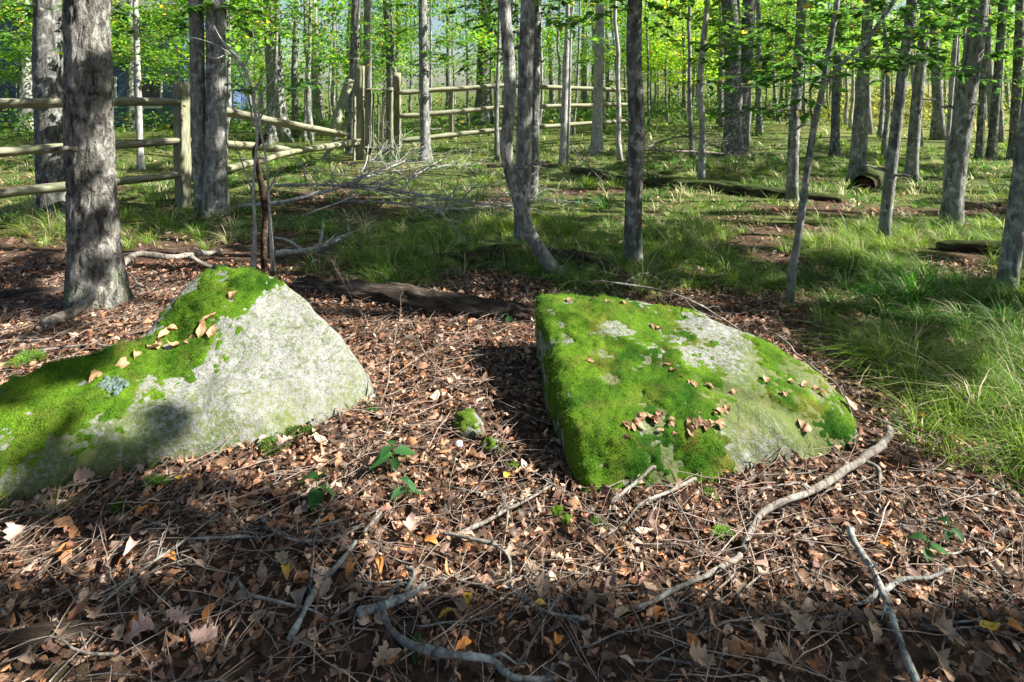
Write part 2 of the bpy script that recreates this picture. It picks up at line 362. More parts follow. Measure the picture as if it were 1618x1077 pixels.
# ------------------------------------------------------------------ boulders
def hull_points_mesh(groups, voxel):
    me = bpy.data.meshes.new("tmp")
    bm = bmesh.new()
    for pts in groups:
        vs = [bm.verts.new(tuple(p)) for p in pts]; r = bmesh.ops.convex_hull(bm, input=vs)
        junk = [g for g in r["geom_interior"]+r["geom_unused"] if isinstance(g, bmesh.types.BMVert)]
        bmesh.ops.delete(bm, geom=list(set(junk)), context='VERTS')
    bm.to_mesh(me); bm.free()
    o = bpy.data.objects.new("tmp", me); COL.objects.link(o)
    r = o.modifiers.new("r", 'REMESH'); r.mode = 'VOXEL'; r.voxel_size = voxel
    s = o.modifiers.new("s", 'SMOOTH'); s.iterations = 9; s.factor = .5
    d = o.modifiers.new("d", 'SUBSURF'); d.levels = 1
    dg = bpy.context.evaluated_depsgraph_get(); e = o.evaluated_get(dg).to_mesh()
    V = np.zeros(len(e.vertices)*3); e.vertices.foreach_get("co", V); V = V.reshape(-1, 3)
    N = np.zeros(len(e.vertices)*3); e.vertices.foreach_get("normal", N); N = N.reshape(-1, 3)
    Qd = np.array([tuple(p.vertices) for p in e.polygons if len(p.vertices) == 4]); Td = np.array([tuple(p.vertices) for p in e.polygons if len(p.vertices) == 3]).reshape(-1, 3)
    o.evaluated_get(dg).to_mesh_clear(); bpy.data.objects.remove(o); bpy.data.meshes.remove(me)
    return V, N, Qd, Td
def vnormals(V, Qd, Td):
    me = make_mesh("t", V, Qd, Td); N = np.zeros(len(V)*3); me.vertices.foreach_get("normal", N); bpy.data.meshes.remove(me); return N.reshape(-1, 3)
ROCKS = []
def boulder(name, label, groups, moss_at, bare_at, algae_at, lichen_at, bias, seed, base):
    V, N, Qd, Td = hull_points_mesh(groups, .0235)
    V = V+N*(.035*fbm(V*2.6, 2, seed)+.014*fbm(V*8, 3, seed+5)+.004*fbm(V*34, 2, seed+9))[:, None]
    N = vnormals(V, Qd, Td); base = np.asarray(base, float)
    tris = [tuple(map(int, t)) for t in np.vstack([Qd[:, [0, 1, 2]], Qd[:, [0, 2, 3]], Td])]
    bvh = BVHTree.FromPolygons([tuple(v) for v in V], tris)
    def hit(u, v):
        dr = Vector(((u-CX)/F, 1, (VH-v)/F)).normalized(); h = bvh.ray_cast(Vector((0, 0, CAMZ)), dr)
        return np.array(h[0]) if h[0] is not None else None
    def field(lst):
        f = np.zeros(len(V))
        for (u, v, r, w) in lst:                                            # patches sit at places on the stone itself
            h = hit(u, v)
            if h is not None: f += w*np.exp(-((V-h)**2).sum(1)/(r*r))
        return f
    up = N[:, 2]
    nz = .5*fbm(V*4.2, 4, seed+20, .6)+.5*fbm(V*17, 3, seed+24, .7)+.35*fbm(V*48, 2, seed+26)
    m = bias+.5*up+field(moss_at)-field(bare_at)+1.45*nz
    m[V[:, 2] < base[2]-.05] -= 1
    alg = np.clip(field(algae_at)+.25*fbm(V*3, 3, seed+31)+.2, 0, 1.4)
    root = thing(name, label, 'boulder', base)
    link("stone", make_mesh("stone", V-base, Qd, Td, np.stack([alg, alg, alg], 1)), M['rock'], root)
    cush = .5+.6*fbm(V*9.5, 2, seed+40)+.25*fbm(V*24, 2, seed+42); fine = fbm(V*55, 2, seed+41)
    th = sstep(0, .7, m)*(.002+.018*cush*sstep(.1, 1.0, m))+.006*fine*sstep(0, .3, m)-.0035
    keep = th > -.0035+1e-4
    kq = keep[Qd].any(1); kt = keep[Td].any(1) if len(Td) else np.zeros(0, bool)
    used = np.zeros(len(V), bool); used[Qd[kq].ravel()] = True
    if len(Td): used[Td[kt].ravel()] = True
    re = np.cumsum(used)-1; MV = (V+N*th[:, None])[used]
    hue = np.clip(.42+.9*fbm(V*3.3, 3, seed+50)+.5*fbm(V*16, 2, seed+51), 0, 1)[:, None]
    mc = (np.array([.022, .08, .006])*(1-hue)+np.array([.115, .22, .016])*hue); br = sstep(.1, .5, fbm(V*7, 3, seed+55)+.35-.55*m)[:, None]; mc = mc*(1-br*.65)+np.array([.15, .14, .03])*br*.65
    moss = link("moss", make_mesh("moss", MV-base, re[Qd[kq]], re[Td[kt]] if len(Td) else None, mc[used]), M['moss'], root)
    # short upright moss shoots
    cand = np.where((th > .006) & (V[:, 2] > base[2]-.02))[0]
    c = rng.choice(cand, 46000); pos = V[c]+N[c]*(th[c]-.002)[:, None]+rng.normal(0, .006, (len(c), 3)); dirv = N[c]+rng.normal(0, .45, (len(c), 3)); dirv[:, 2] += .35
    dirv /= np.linalg.norm(dirv, axis=1)[:, None]; side = np.cross(dirv, rng.normal(0, 1, (len(c), 3))); side /= np.linalg.norm(side, axis=1)[:, None]+1e-9
    L = rng.uniform(.002, .007, len(c))[:, None]; w = .0013
    VV = np.stack([pos-side*w, pos+side*w, pos+dirv*L], 1).reshape(-1, 3)
    mb = MB(); mb.add(VV, None, np.arange(len(VV)).reshape(-1, 3), np.repeat(mc[c]*rng.uniform(.8, 1.35, (len(c), 1)), 3, axis=0))
    link("moss_shoots", mb.mesh("moss_shoots", base), M['grass'], root, "stuff")
    for (u, v, r) in lichen_at:                                             # crusty lichen plates
        h = hit(u, v); mb = MB()
        for k in range(110):
            a, q = rng.uniform(0, 6.28), r*math.sqrt(rng.uniform(0, 1)); near = bvh.find_nearest(Vector(h+np.array([math.cos(a)*q, rng.normal(0, r*.3), math.sin(a)*q])))
            p, nn = np.array(near[0]), np.array(near[1]); s1 = np.cross(nn, (0, 0, 1)); s1 /= np.linalg.norm(s1)+1e-9; s2 = np.cross(nn, s1); rr = rng.uniform(.005, .013)
            an = np.arange(7)/7*6.28; ring = p+nn*rng.uniform(.008, .016)+rr*(np.cos(an)[:, None]*s1+np.sin(an)[:, None]*s2)*rng.uniform(.6, 1.2, (7, 1))
            mb.add(np.vstack([ring, ring*1-nn*.02, p+nn*.015]), None, [(i, (i+1) % 7, 14) for i in range(7)]+[(i, i+7, (i+1) % 7) for i in range(7)])
        link("lichen_patch", mb.mesh("lichen_patch", base), M['lichen'], root)
    ROCKS.append((bvh, V)); return root

def L(u, v, d): return P(u, v, d)
left_groups = [
    [L(600, 630, 2.86), L(588, 612, 2.88), L(510, 672, 2.66), L(470, 690, 2.55), L(400, 425, 3.06), L(345, 425, 3.12), L(318, 431, 3.12), L(302, 446, 3.08), L(440, 428, 3.14), L(466, 443, 3.12), L(482, 460, 3.07), L(300, 452, 3.05), L(288, 482, 2.98), L(262, 500, 2.94), L(225, 526, 2.86), L(508, 502, 2.99), L(556, 560, 2.94),
     L(330, 560, 2.72), L(260, 620, 2.55), L(300, 720, 2.4), L(420, 705, 2.47), L(390, 470, 3.5), L(330, 480, 3.5), (-.9, 3.3, -.02), (-1.6, 3.5, .05), (-1.2, 3.6, -.1), (-.66, 2.95, -.15), (-1.2, 2.45, -.15), (-1.7, 3.2, -.1)],
    [L(300, 515, 2.85), L(240, 524, 2.78), L(190, 540, 2.7), L(100, 570, 2.56), L(20, 602, 2.44), L(-60, 628, 2.38), L(-90, 720, 2.22), L(0, 660, 2.3), L(0, 760, 2.15), L(100, 765, 2.25), L(200, 740, 2.35), L(330, 708, 2.44), L(430, 650, 2.55),
     L(360, 590, 2.68), L(400, 560, 2.85), (-2.2, 2.9, .1), (-1.6, 3.1, .1), (-1.2, 2.45, -.2), (-1.95, 2.1, -.2), (-2.3, 2.3, -.2), (-2.3, 2.8, -.1)],
]
boulder("mossy_boulder", "pale domed granite boulder with moss on its crown, below the rough-barked tree", left_groups,
        [(275, 522, .1, .6), (235, 545, .12, .6), (180, 562, .12, .7), (110, 590, .13, .7), (40, 622, .13, .7), (150, 700, .12, .3), (260, 655, .1, .35), (360, 690, .1, .3), (340, 460, .2, .8), (400, 445, .12, .7), (300, 500, .15, .9), (310, 560, .13, .7), (230, 590, .14, .8), (130, 620, .15, .8), (50, 650, .15, .9), (30, 720, .12, .4), (280, 560, .1, .5), (450, 440, .06, .5)],
        [(440, 488, .12, 1.3), (500, 560, .25, .7), (420, 600, .22, .35), (330, 650, .2, .25), (540, 620, .2, .7), (230, 680, .16, .35), (470, 660, .14, .6)],
        [(560, 625, .1, .5), (350, 700, .12, .4), (200, 730, .18, .5), (60, 740, .2, .6), (450, 670, .08, .4), (250, 640, .12, .3)],
        [(178, 612, .055)], -.42, 3, (-1.35, 2.8, 0))
right_groups = [
    [L(843, 463, 3.36), L(862, 456, 3.4), L(990, 466, 3.38), L(1100, 488, 3.25), L(1200, 534, 3.05), L(1290, 578, 2.86), L(1350, 645, 2.62), L(1346, 692, 2.5), L(1240, 728, 2.38), L(1120, 748, 2.3), L(1030, 758, 2.26), L(925, 768, 2.2),
     L(912, 690, 2.27), L(1000, 676, 2.3), L(1100, 684, 2.33), L(1190, 682, 2.4), L(1330, 655, 2.56), L(1150, 545, 2.95), (.16, 3.5, -.15), (1.2, 3.5, -.1), (1.6, 2.9, -.15), (1.5, 2.5, -.2), (.22, 2.2, -.2), (.28, 2.2, 0), (.9, 2.22, -.2)],
]
boulder("mossy_boulder", "slanted mossy boulder slab with a sloping top strewn with dead leaves", right_groups,
        [(920, 490, .25, .6), (1000, 520, .2, .4), (900, 580, .16, .4), (960, 620, .2, .4), (950, 720, .14, .9), (1130, 720, .12, .8), (1050, 580, .18, .3), (1330, 640, .12, .5), (870, 465, .15, .5)],
        [(975, 520, .08, 1.2), (1150, 520, .14, .9), (1170, 570, .15, 1.0), (1200, 720, .17, .9), (1060, 720, .05, .6), (960, 600, .05, .7), (1100, 560, .1, .6), (1260, 690, .15, .7), (900, 540, .05, .6), (1270, 600, .13, .4)],
        [(1230, 560, .2, .9), (1250, 640, .22, 1.), (1300, 690, .12, .5), (1120, 625, .2, .9), (1060, 740, .1, .6), (950, 560, .3, .4), (1000, 640, .3, .5), (900, 480, .25, .5)],
        [], .2, 60, (.8, 2.75, 0))
def on_surface(x, y):
    z = tz(x, y); hitrock = False
    for b, V in ROCKS:
        h = b.ray_cast(Vector((x, y, 3)), Vector((0, 0, -1)))
        if h[0] is not None and h[0].z > z: z = h[0].z; hitrock = True
    return z, hitrock

# ------------------------------------------------------------------ trees
TREES = []      # (root, foot, top point)
def trunk_mesh(path, rad, sides, nlen, org, amp=.06, flare=.5, seed=0, plates=0.):
    pr = resample(np.column_stack([path, rad]), nlen); path, rad = pr[:, :3], pr[:, 3]; z0 = path[0, 2]; ph = rng.uniform(0, 6.28, 3)
    def disp(Pn, a, r):
        sh = Pn.shape[:2]; q = Pn.reshape(-1, 3)
        d = fbm(q*np.array([5, 5, 1.6])+seed, 3, seed)*amp
        if plates:
            f = fbm(q*np.array([20, 20, 8])+seed*3, 3, seed+4, .6); d = d+plates*(np.minimum(np.abs(f)*3.2, .8)-.4)
        d = d.reshape(sh); h = np.clip(Pn[..., 2]-z0, 0, 9)
        lob = 1+.55*np.cos(3*a+ph[0])[None]+.35*np.cos(5*a+ph[1])[None]
        return r[:, None]*(d+flare*np.exp(-h/(r[0]*1.6+.05))*lob)
    return (lambda t: make_mesh("trunk", np.vstack([t[0]])-org, t[1], t[2]))(tube(path, rad, sides, disp))
def limb_path(p0, p1, sag, n=6):
    t = np.linspace(0, 1, n)[:, None]; p = p0+(p1-p0)*t; p[:, 2] += sag*np.sin(t[:, 0]*math.pi); p[1:-1] += rng.normal(0, .03*np.linalg.norm(p1-p0), (n-2, 3)); return p
def tree_root(name, label, foot, group=None, cat='tree'):
    return thing(name, label, cat, foot, group)
def px_path(pts, d, ztop=10., lean=None):
    path = [P(u, v, d) for (u, v) in pts]; a = path[-2]; b = path[-1]; dr = (b-a)/max(1e-3, (b-a)[2])
    if lean is not None: dr = np.array([lean, 0, 1])
    z = b[2]; p = b.copy()
    while z < ztop:
        z += 1.6; dr = dr*np.array([.8, .8, 1])+np.array([rng.normal(0, .03), rng.normal(0, .03), 0]); p = p+dr*1.6; path.append(p.copy())
    return np.array(path)
def px_tree(name, label, pts, wpx, mat, ztop=10., sides=20, nlen=60, flare=.7, amp=.1, plates=.03, group=None, d=None, cat='tree', stems=()):
    """pts: (u, v) of the stem from its foot upwards in the photograph; depth from the foot on the ground"""
    foot = G(*pts[0]) if d is None else Gd(pts[0][0], d); dd = foot[1]
    root = tree_root(name, label, foot, group, cat); top = None
    for (pp, w) in [(pts, wpx)]+list(stems):
        path = px_path(pp, dd, ztop)
        if pp is pts: path[0] = foot
        path = np.vstack([path[0]-np.array([0, 0, .12]), path]); t = np.linspace(0, 1, len(path))
        zz = np.clip((path[:, 2]-path[0, 2])/(ztop-path[0, 2]), 0, 1); r = w*.5*dd/F*(1-.62*zz)
        me = trunk_mesh(path, r, sides, nlen, foot, amp, flare if pp is pts else .15, int(rng.integers(1, 900)), plates)
        link("trunk", me, M[mat], root); top = path[-1] if top is None else top
    if wpx > 13 and dd < 16:
        for k in range(rng.integers(1, 4)):
            z = rng.uniform(.6, 3.2); i = np.argmin(np.abs(path[:, 2]-z)); c0 = np.array([np.interp(z, path[:, 2], path[:, q]) for q in range(3)]); a = rng.uniform(2.6, 6.8); rr = w*.5*dd/F; ln = rr+rng.uniform(.03, .3)
            e = c0+np.array([math.cos(a)*ln, math.sin(a)*ln, rng.uniform(0, .4)*ln]); V, Qd, Td = tube(limb_path(c0, e, .01, 6), np.linspace(.02, .008, 6)*min(1.2, rr/.1+.3), 7); link("branch_stub", make_mesh("branch_stub", V-foot, Qd, Td), M[mat], root)
    TREES.append((root, foot, top)); return root, foot

px_tree("broadleaf_tree", "thick rough-barked tree trunk rising just behind the pale domed boulder", [(152, 486), (148, 400), (143, 250), (140, 100), (138, 0)], 68, 'bark_rough', 12, 104, 360, .45, .06, .15)
px_tree("broadleaf_tree", "dark mottled tree trunk standing behind the left fence rails", [(90, 342), (82, 250), (76, 120), (74, 0)], 44, 'bark_dark', 12, 40, 120, .25, .07, .03)
px_tree("broadleaf_tree", "twin-stemmed grey tree right beside the standing fence post", [(338, 338), (341, 250), (342, 120), (342, 0)], 33, 'bark_grey', 12, 40, 120, .6, .07, .03, stems=[([(322, 330), (316, 240), (312, 120), (309, 0)], 24)])
px_tree("broadleaf_tree", "slender pale tree trunk behind the left fence with leafy sprays", [(222, 268), (219, 150), (214, 0)], 10, 'bark_pale', 9, 12, 40)
px_tree("broadleaf_tree", "scaly grey tree behind the sagging top rail", [(440, 222), (434, 120), (428, 0)], 29, 'bark_grey', 12, 24, 60)
px_tree("broadleaf_tree", "straight tree just right of the scaly grey tree, behind the broken fence", [(505, 208), (499, 110), (494, 0)], 17, 'bark_grey', 12, 16, 50)
px_tree("broadleaf_tree", "tree trunk rising directly behind the left gate post", [(557, 243), (560, 100), (563, 0)], 17, 'bark_dark', 12, 16, 50)
px_tree("broadleaf_tree", "tree trunk showing through the wire gate", [(582, 232), (581, 100), (580, 0)], 14, 'bark_grey', 12, 16, 50)
px_tree("broadleaf_tree", "dark tree standing close behind the right gate post", [(622, 222), (618, 100), (612, 0)], 19, 'bark_dark', 12, 16, 50)
px_tree("broadleaf_tree", "straight grey tree in front of the far fence rails, just right of the gate", [(672, 256), (670, 130), (668, 0)], 16, 'bark_grey', 11, 20, 60)
px_tree("broadleaf_tree", "stout tree beyond the far fence, behind its long rails", [(763, 196), (765, 100), (766, 0)], 25, 'bark_dark', 13, 20, 50)
px_tree("broadleaf_tree", "curved burled tree leaning against its upright twin above the dark rotten log", [(888, 442), (862, 408), (835, 365), (820, 320), (806, 270), (800, 230), (806, 140), (797, 0)], 21, 'bark_grey', 10, 48, 220, .5, .11, .05)
px_tree("broadleaf_tree", "upright mottled grey tree behind the curved burled stem", [(824, 392), (826, 300), (829, 180), (834, 0)], 26, 'bark_grey', 11, 44, 160, .3, .08, .04)
px_tree("broadleaf_tree", "slim dark tree half hidden behind the upright mottled grey tree", [(842, 318), (845, 180), (849, 0)], 16, 'bark_dark', 10, 24, 80, .2)
px_tree("broadleaf_tree", "split pale dead trunk standing near the mossy fallen log", [(888, 262), (893, 150), (897, 20)], 12, 'bark_pale', 5, 16, 60, .2, stems=[([(897, 255), (900, 150), (903, 40)], 5)])
px_tree("broadleaf_tree", "lichen-spotted tree behind the twig heap", [(943, 242), (945, 130), (948, 0)], 17, 'bark_pale', 11, 16, 50)
px_tree("broadleaf_tree", "straight dark-grey tree standing alone in the grass behind the slab boulder", [(1001, 420), (1001, 330), (1006, 200), (1002, 100), (1003, 0)], 27, 'bark_dark', 11, 44, 180, .35, .07, .03)
px_tree("broadleaf_tree", "thick twin-stemmed dark tree beyond the grass", [(1157, 246), (1160, 130), (1152, 0)], 30, 'bark_dark', 13, 24, 60, .4, stems=[([(1168, 246), (1176, 130), (1184, 0)], 24)])
px_tree("broadleaf_tree", "thin pale crooked tree in front of the thick twin-stemmed tree", [(1108, 282), (1110, 200), (1106, 130), (1118, 0)], 11, 'bark_pale', 9, 14, 60)
px_tree("broadleaf_tree", "grey tree with a bright sunlit edge behind the thin leaning sapling", [(1251, 318), (1255, 200), (1262, 100), (1267, 0)], 17, 'bark_grey', 11, 24, 90)
px_tree("sapling", "thin leaning sapling that forks low, above the back corner of the slab boulder", [(1248, 478), (1252, 430), (1262, 370), (1275, 270), (1290, 180), (1303, 120)], 12, 'bark_grey', 4.2, 16, 120, .3, .06, stems=[([(1300, 140), (1325, 105), (1352, 80), (1400, 20)], 7)])
px_tree("broadleaf_tree", "short-looking dark tree with a green mossy foot", [(1319, 248), (1321, 150), (1325, 0)], 14, 'bark_dark', 10, 16, 50)
px_tree("broadleaf_tree", "twin-stemmed grey tree beside the hollow dark log end", [(1350, 290), (1357, 190), (1366, 90), (1372, 0)], 18, 'bark_grey', 11, 20, 70, stems=[([(1363, 292), (1366, 190), (1370, 90), (1378, 0)], 11)])
px_tree("broadleaf_tree", "spotted grey tree leaning right, just right of the hollow log end", [(1397, 380), (1404, 300), (1416, 200), (1428, 100), (1440, 0)], 17, 'bark_grey', 10, 28, 120, .3)
px_tree("broadleaf_tree", "leaning grey tree behind the spotted grey tree", [(1439, 288), (1446, 190), (1457, 80), (1464, 0)], 17, 'bark_grey', 11, 20, 70)
px_tree("broadleaf_tree", "sturdy brown-grey tree leaning right in the sunny grass", [(1503, 360), (1508, 290), (1521, 190), (1537, 90), (1548, 0)], 29, 'bark_grey', 11, 36, 140, .25, .06, .02)
px_tree("broadleaf_tree", "spotted tree trunk in the long grass that leans out of the picture", [(1589, 468), (1600, 390), (1616, 270), (1632, 150), (1650, 0)], 27, 'bark_grey', 10, 40, 150, .3)
px_tree("broadleaf_tree", "slim tree standing left of the dark pair in the sunny clearing", [(1494, 300), (1499, 200), (1508, 90), (1513, 0)], 7, 'bark_pale', 8, 12, 40)
px_tree("broadleaf_tree", "left one of two slim dark trees by the sunny clearing", [(1547, 252), (1552, 150), (1560, 0)], 11, 'bark_dark', 10, 14, 40)
px_tree("broadleaf_tree", "right one of two slim dark trees by the sunny clearing", [(1566, 252), (1574, 150), (1584, 0)], 13, 'bark_dark', 10, 14, 40)
px_tree("broadleaf_tree", "dark tree right of the two slim dark trees by the clearing", [(1601, 252), (1606, 150), (1612, 0)], 15, 'bark_dark', 10, 14, 40)
px_tree("broadleaf_tree", "pale trunk behind the fence, left of the dark mottled tree", [(44, 206), (42, 100), (38, 0)], 20, 'bark_pale', 12, 18, 50)

# pale twin sapling stems with a broken snag behind the left boulder
s_root, s_foot = px_tree("sapling", "pair of pale bare sapling stems with a broken brown snag, behind the domed boulder", [(400, 432), (403, 360), (400, 290), (406, 220), (399, 150), (385, 105), (355, 70)], 12, 'bark_pale', .5, 12, 110, .2, .05,
        stems=[([(432, 434), (428, 370), (424, 300), (421, 255), (410, 190), (412, 150), (440, 118)], 9)])
mb = MB(); sd = s_foot[1]
for pts in ([(388, 110), (360, 82), (330, 66), (300, 58)], [(385, 105), (350, 62), (338, 40)], [(400, 200), (392, 150), (372, 100), (350, 90)], [(408, 190), (430, 160), (446, 138), (458, 120)],
            [(399, 150), (420, 110), (440, 92)], [(385, 108), (400, 70), (398, 40)], [(360, 84), (340, 92), (318, 84)], [(398, 300), (380, 250), (368, 215)], [(425, 300), (440, 270), (452, 262)]):
    path = resample([P(u, v, sd+rng.normal(0, .04)) for u, v in pts], 12); mb.add(*tube(path, np.linspace(.009, .0025, 12), 5))
link("branch", mb.mesh("branch", s_foot), M['bark_pale'], s_root)
V, Qd, Td = tube(resample([P(u, v, sd+.05) for u, v in ((418, 440), (417, 390), (419, 335), (410, 275), (402, 240), (411, 224), (424, 212))], 40), np.linspace(.03, .02, 40), 10, lambda q, a, rr: rr[:, None]*.3*fbm(q.reshape(-1, 3)*14, 3, 3).reshape(q.shape[:2])); link("snag", make_mesh("snag", V-s_foot, Qd, Td), M['log_dark'], s_root)
TREES[-1] = (s_root, s_foot, None)

# trees standing around the photographer, right of and behind the view: their crowns shade the boulders
for (x, y, h) in [(6.2, .5, 11), (8.6, 3.5, 12), (10.8, -.6, 12), (13.2, 3.0, 13), (7.4, -1.6, 11), (11.5, 6.2, 12), (15.5, 6.5, 13), (14.5, 10.5, 12), (18.5, 9.5, 13), (5.2, -3.2, 10), (17.8, 14., 13), (21.5, 13, 13), (-6.5, 3.0, 12), (-4.8, -1.5, 12), (9.6, 8.9, 12)]:
    foot = np.array([x, y, tz(x, y)]); root = tree_root("broadleaf_tree", "leafy grey-barked tree whose high crown shades the boulders", foot, "trees round the clearing that shade the boulders")
    path = np.array([foot+np.array([0, 0, -.1]), foot+np.array([rng.normal(0, .1), rng.normal(0, .1), h*.35]), foot+np.array([rng.normal(0, .3), rng.normal(0, .3), h*.7]), foot+np.array([rng.normal(0, .5), rng.normal(0, .5), h])])
    link("trunk", trunk_mesh(path, np.array([.16, .13, .09, .04]), 16, 40, foot, .08, .5, int(rng.integers(900))), M['bark_grey'], root); TREES.append((root, foot, path[-1]))

# ------------------------------------------------------------------ unseen overhead crowns, leaves culled so sun and shade fall at chosen spots
def shade_field(x, y):
    z = terrain(x, y); u, v = proj(np.stack([x, y, z], -1))
    f = .32+.15*sstep(3.6, 5.5, y)+1.3*n2(x, y, .6, 3, 77)+3.2*n2(x, y, 2.6, 2, 79)
    inv = y > 1.2
    def blob(us, vs, ru, rv, w):
        return np.where(inv, w*np.exp(-((u-us)/ru)**2-((v-vs)/rv)**2), 0)
    for b in [(860, 840, 290, 95, -4.5), (1130, 835, 250, 90, -4.5), (1490, 910, 160, 75, -4), (110, 885, 200, 34, -3.6), (600, 540, 110, 60, -2), (560, 715, 150, 60, -1.6), (400, 640, 260, 110, -3), (330, 520, 160, 70, -2.5),
              (130, 620, 130, 70, -1.5), (200, 410, 170, 22, -2), (960, 600, 330, 130, -3.4), (800, 560, 120, 110, -2), (1150, 660, 200, 110, -1.6), (1450, 372, 220, 20, -4.5), (1260, 334, 190, 16, -4.5), (1480, 436, 150, 18, -4), (930, 330, 140, 14, -3.5), (650, 292, 200, 14, -3), (1150, 300, 200, 13, -3.5), (1420, 300, 170, 14, -3.5), (1080, 372, 90, 12, -3), (1350, 480, 90, 16, -2.5), (760, 350, 90, 12, -2.5), (1560, 560, 60, 26, -2.5), (120, 300, 200, 16, -3), (1560, 700, 90, 110, -2.5), (600, 235, 260, 45, -4), (1300, 215, 400, 30, -1.6),
              (380, 1010, 170, 40, -2.6), (1080, 1045, 150, 34, -2.3), (700, 930, 90, 30, -1.5), (100, 560, 100, 30, -1.5)]:
        f = f+blob(*b)
    for b in [(300, 990, 450, 70, 2.2), (720, 1020, 330, 75, 2.4), (1200, 1020, 300, 65, 2.), (240, 835, 220, 40, 1.9), (450, 850, 100, 40, 1.3), (720, 390, 260, 60, 1.7), (1330, 560, 150, 100, 1.5), (1480, 560, 140, 60, 1.1), (1100, 400, 120, 40, .9), (200, 660, 90, 40, 1.0), (1620, 1040, 150, 60, 2), (80, 780, 100, 40, 1.5), (330, 340, 160, 25, 1.2)]:
        f = f+blob(*b)
    return f
quad_leaf = (np.array([(-.5, 0, 0), (-.05, -.31, .03), (.5, 0, -.05), (-.05, .31, .03)]), np.array([(0, 1, 2, 3)]), None)
NC = 46000
cx_ = rng.uniform(-7.5, 9, NC); cy_ = .4+21*rng.uniform(0, 1, NC)**1.25
hh = np.maximum(4.6, 2.6+.24*cy_)+rng.uniform(0, 2.6, NC)
pos = np.stack([cx_, cy_, terrain(cx_, cy_)], 1)+TOSUN[None]*(hh/TOSUN[2])[:, None]
K = 5; lp = np.repeat(pos, K, axis=0)+rng.normal(0, .1, (NC*K, 3)); s = (lp[:, 2]-0)/TOSUN[2]; gp = lp-TOSUN[None]*s[:, None]
keep = shade_field(gp[:, 0], gp[:, 1]) > rng.normal(0, .1, len(lp)); lp = lp[keep]
tt = [(r, f, t) for (r, f, t) in TREES if t is not None and t[2] > 7]
tops = np.array([np.r_[(f[:2]+t[:2])/2] for (r, f, t) in tt])
near = np.argmin(((lp[:, None, :2]-tops[None])**2).sum(2), axis=1)
def leaf_cols(n, lo=(.028, .085, .014), hi=(.07, .17, .024), yel=.04):
    k = rng.uniform(0, 1, (n, 1)); c = np.array(lo)*(1-k)+np.array(hi)*k; y = rng.uniform(0, 1, n) < yel; c[y] = np.array([.28, .22, .03])*rng.uniform(.7, 1.2, (y.sum(), 1)); return c
for k, (r, f, t) in enumerate(tt):
    pk = lp[near == k]
    if len(pk) < 3: continue
    mb = MB(); n = len(pk)
    scatter(mb, quad_leaf, pk, rotmats(rng.uniform(0, 6.28, n), rng.normal(0, .5, n), rng.normal(0, .5, n)), rng.uniform(.09, .15, n)[:, None], leaf_cols(n))
    link("crown", mb.mesh("crown", f), M['leaf'], r)
    lb = MB()
    for q in pk[rng.choice(n, min(n, 6), replace=False)]:
        z0 = rng.uniform(.45, .9); st = f+(t-f)*z0; lb.add(*tube(limb_path(st, q, .3), np.linspace(.028, .006, 6), 6))
    link("limbs", lb.mesh("limbs", f), M['bark_grey'], r, "stuff")

# ------------------------------------------------------------------ leafy sprays hanging into view
spray_leaf = leaf_tmpl(3, .6, .22, .2)
def spray(mb, p0, p1, nleaf, size, cols=None, twigs=4, droop=.1):
    """a flat spray: a twig from p0 to p1 with side twigs carrying leaves in two rows"""
    p0, p1 = np.asarray(p0, float), np.asarray(p1, float); L_ = np.linalg.norm(p1-p0); main = limb_path(p0, p1, .04*L_, 7); tw = []
    tw.append(main); dr = (p1-p0)/L_; sd = np.cross(dr, (0, 0, 1)); sd /= np.linalg.norm(sd)+1e-9
    for k in range(twigs):
        t = .2+.75*(k+rng.uniform(0, .6))/twigs; a = main[min(6, int(t*6))]; s = 1 if k % 2 else -1
        e = a+(dr*.5+sd*s*.8+np.array([0, 0, rng.normal(0, .12)-droop]))*L_*rng.uniform(.25, .5)*(1.15-t*.5); tw.append(limb_path(a, e, .02*L_, 5))
    wood = MB(); per = max(2, nleaf//len(tw))
    for w in tw:
        wood.add(*tube(w, np.linspace(.0022*max(1, size/.07), .001, len(w)), 4))
        t = rng.uniform(.1, 1, per); pp = np.stack([np.interp(t, np.linspace(0, 1, len(w)), w[:, k]) for k in range(3)], 1); d0 = w[-1]-w[0]
        yaw = math.atan2(d0[1], d0[0])+np.where(rng.uniform(0, 1, per) < .5, 1, -1)*rng.uniform(.5, 1.1, per)
        R = rotmats(yaw, rng.normal(.25, .25, per), rng.normal(0, .3, per)); sz = size*rng.uniform(.65, 1.15, per)
        pp = pp+np.einsum('kij,j->ki', R, np.array([.5, 0, 0]))*sz[:, None]
        scatter(mb, spray_leaf, pp, R, sz[:, None], leaf_cols(per) if cols is None else cols(per))
    return wood
def sprays_on(root, foot, lst, size=.085, cols=None, tint=(1, 1, 1)):
    lv = MB(); wd = MB()
    for (u0, v0, u1, v1, d0, d1, n) in lst:
        w = spray(lv, P(u0, v0, d0), P(u1, v1, d1), int(n*1.7), size, cols, 6); wd.add(np.concatenate(w.V), np.concatenate(w.Q), np.concatenate(w.T))
    o = link("leaves", lv.mesh("leaves", foot), M['leaf'], root); o.color = (*tint, 1)
    link("twigs", wd.mesh("twigs", foot), M['bark_dark'], root)
def find(word):
    for r, f, t in TREES:
        if word in r["label"]: return r, f
r, f = find("thin leaning sapling that forks"); d = f[1]
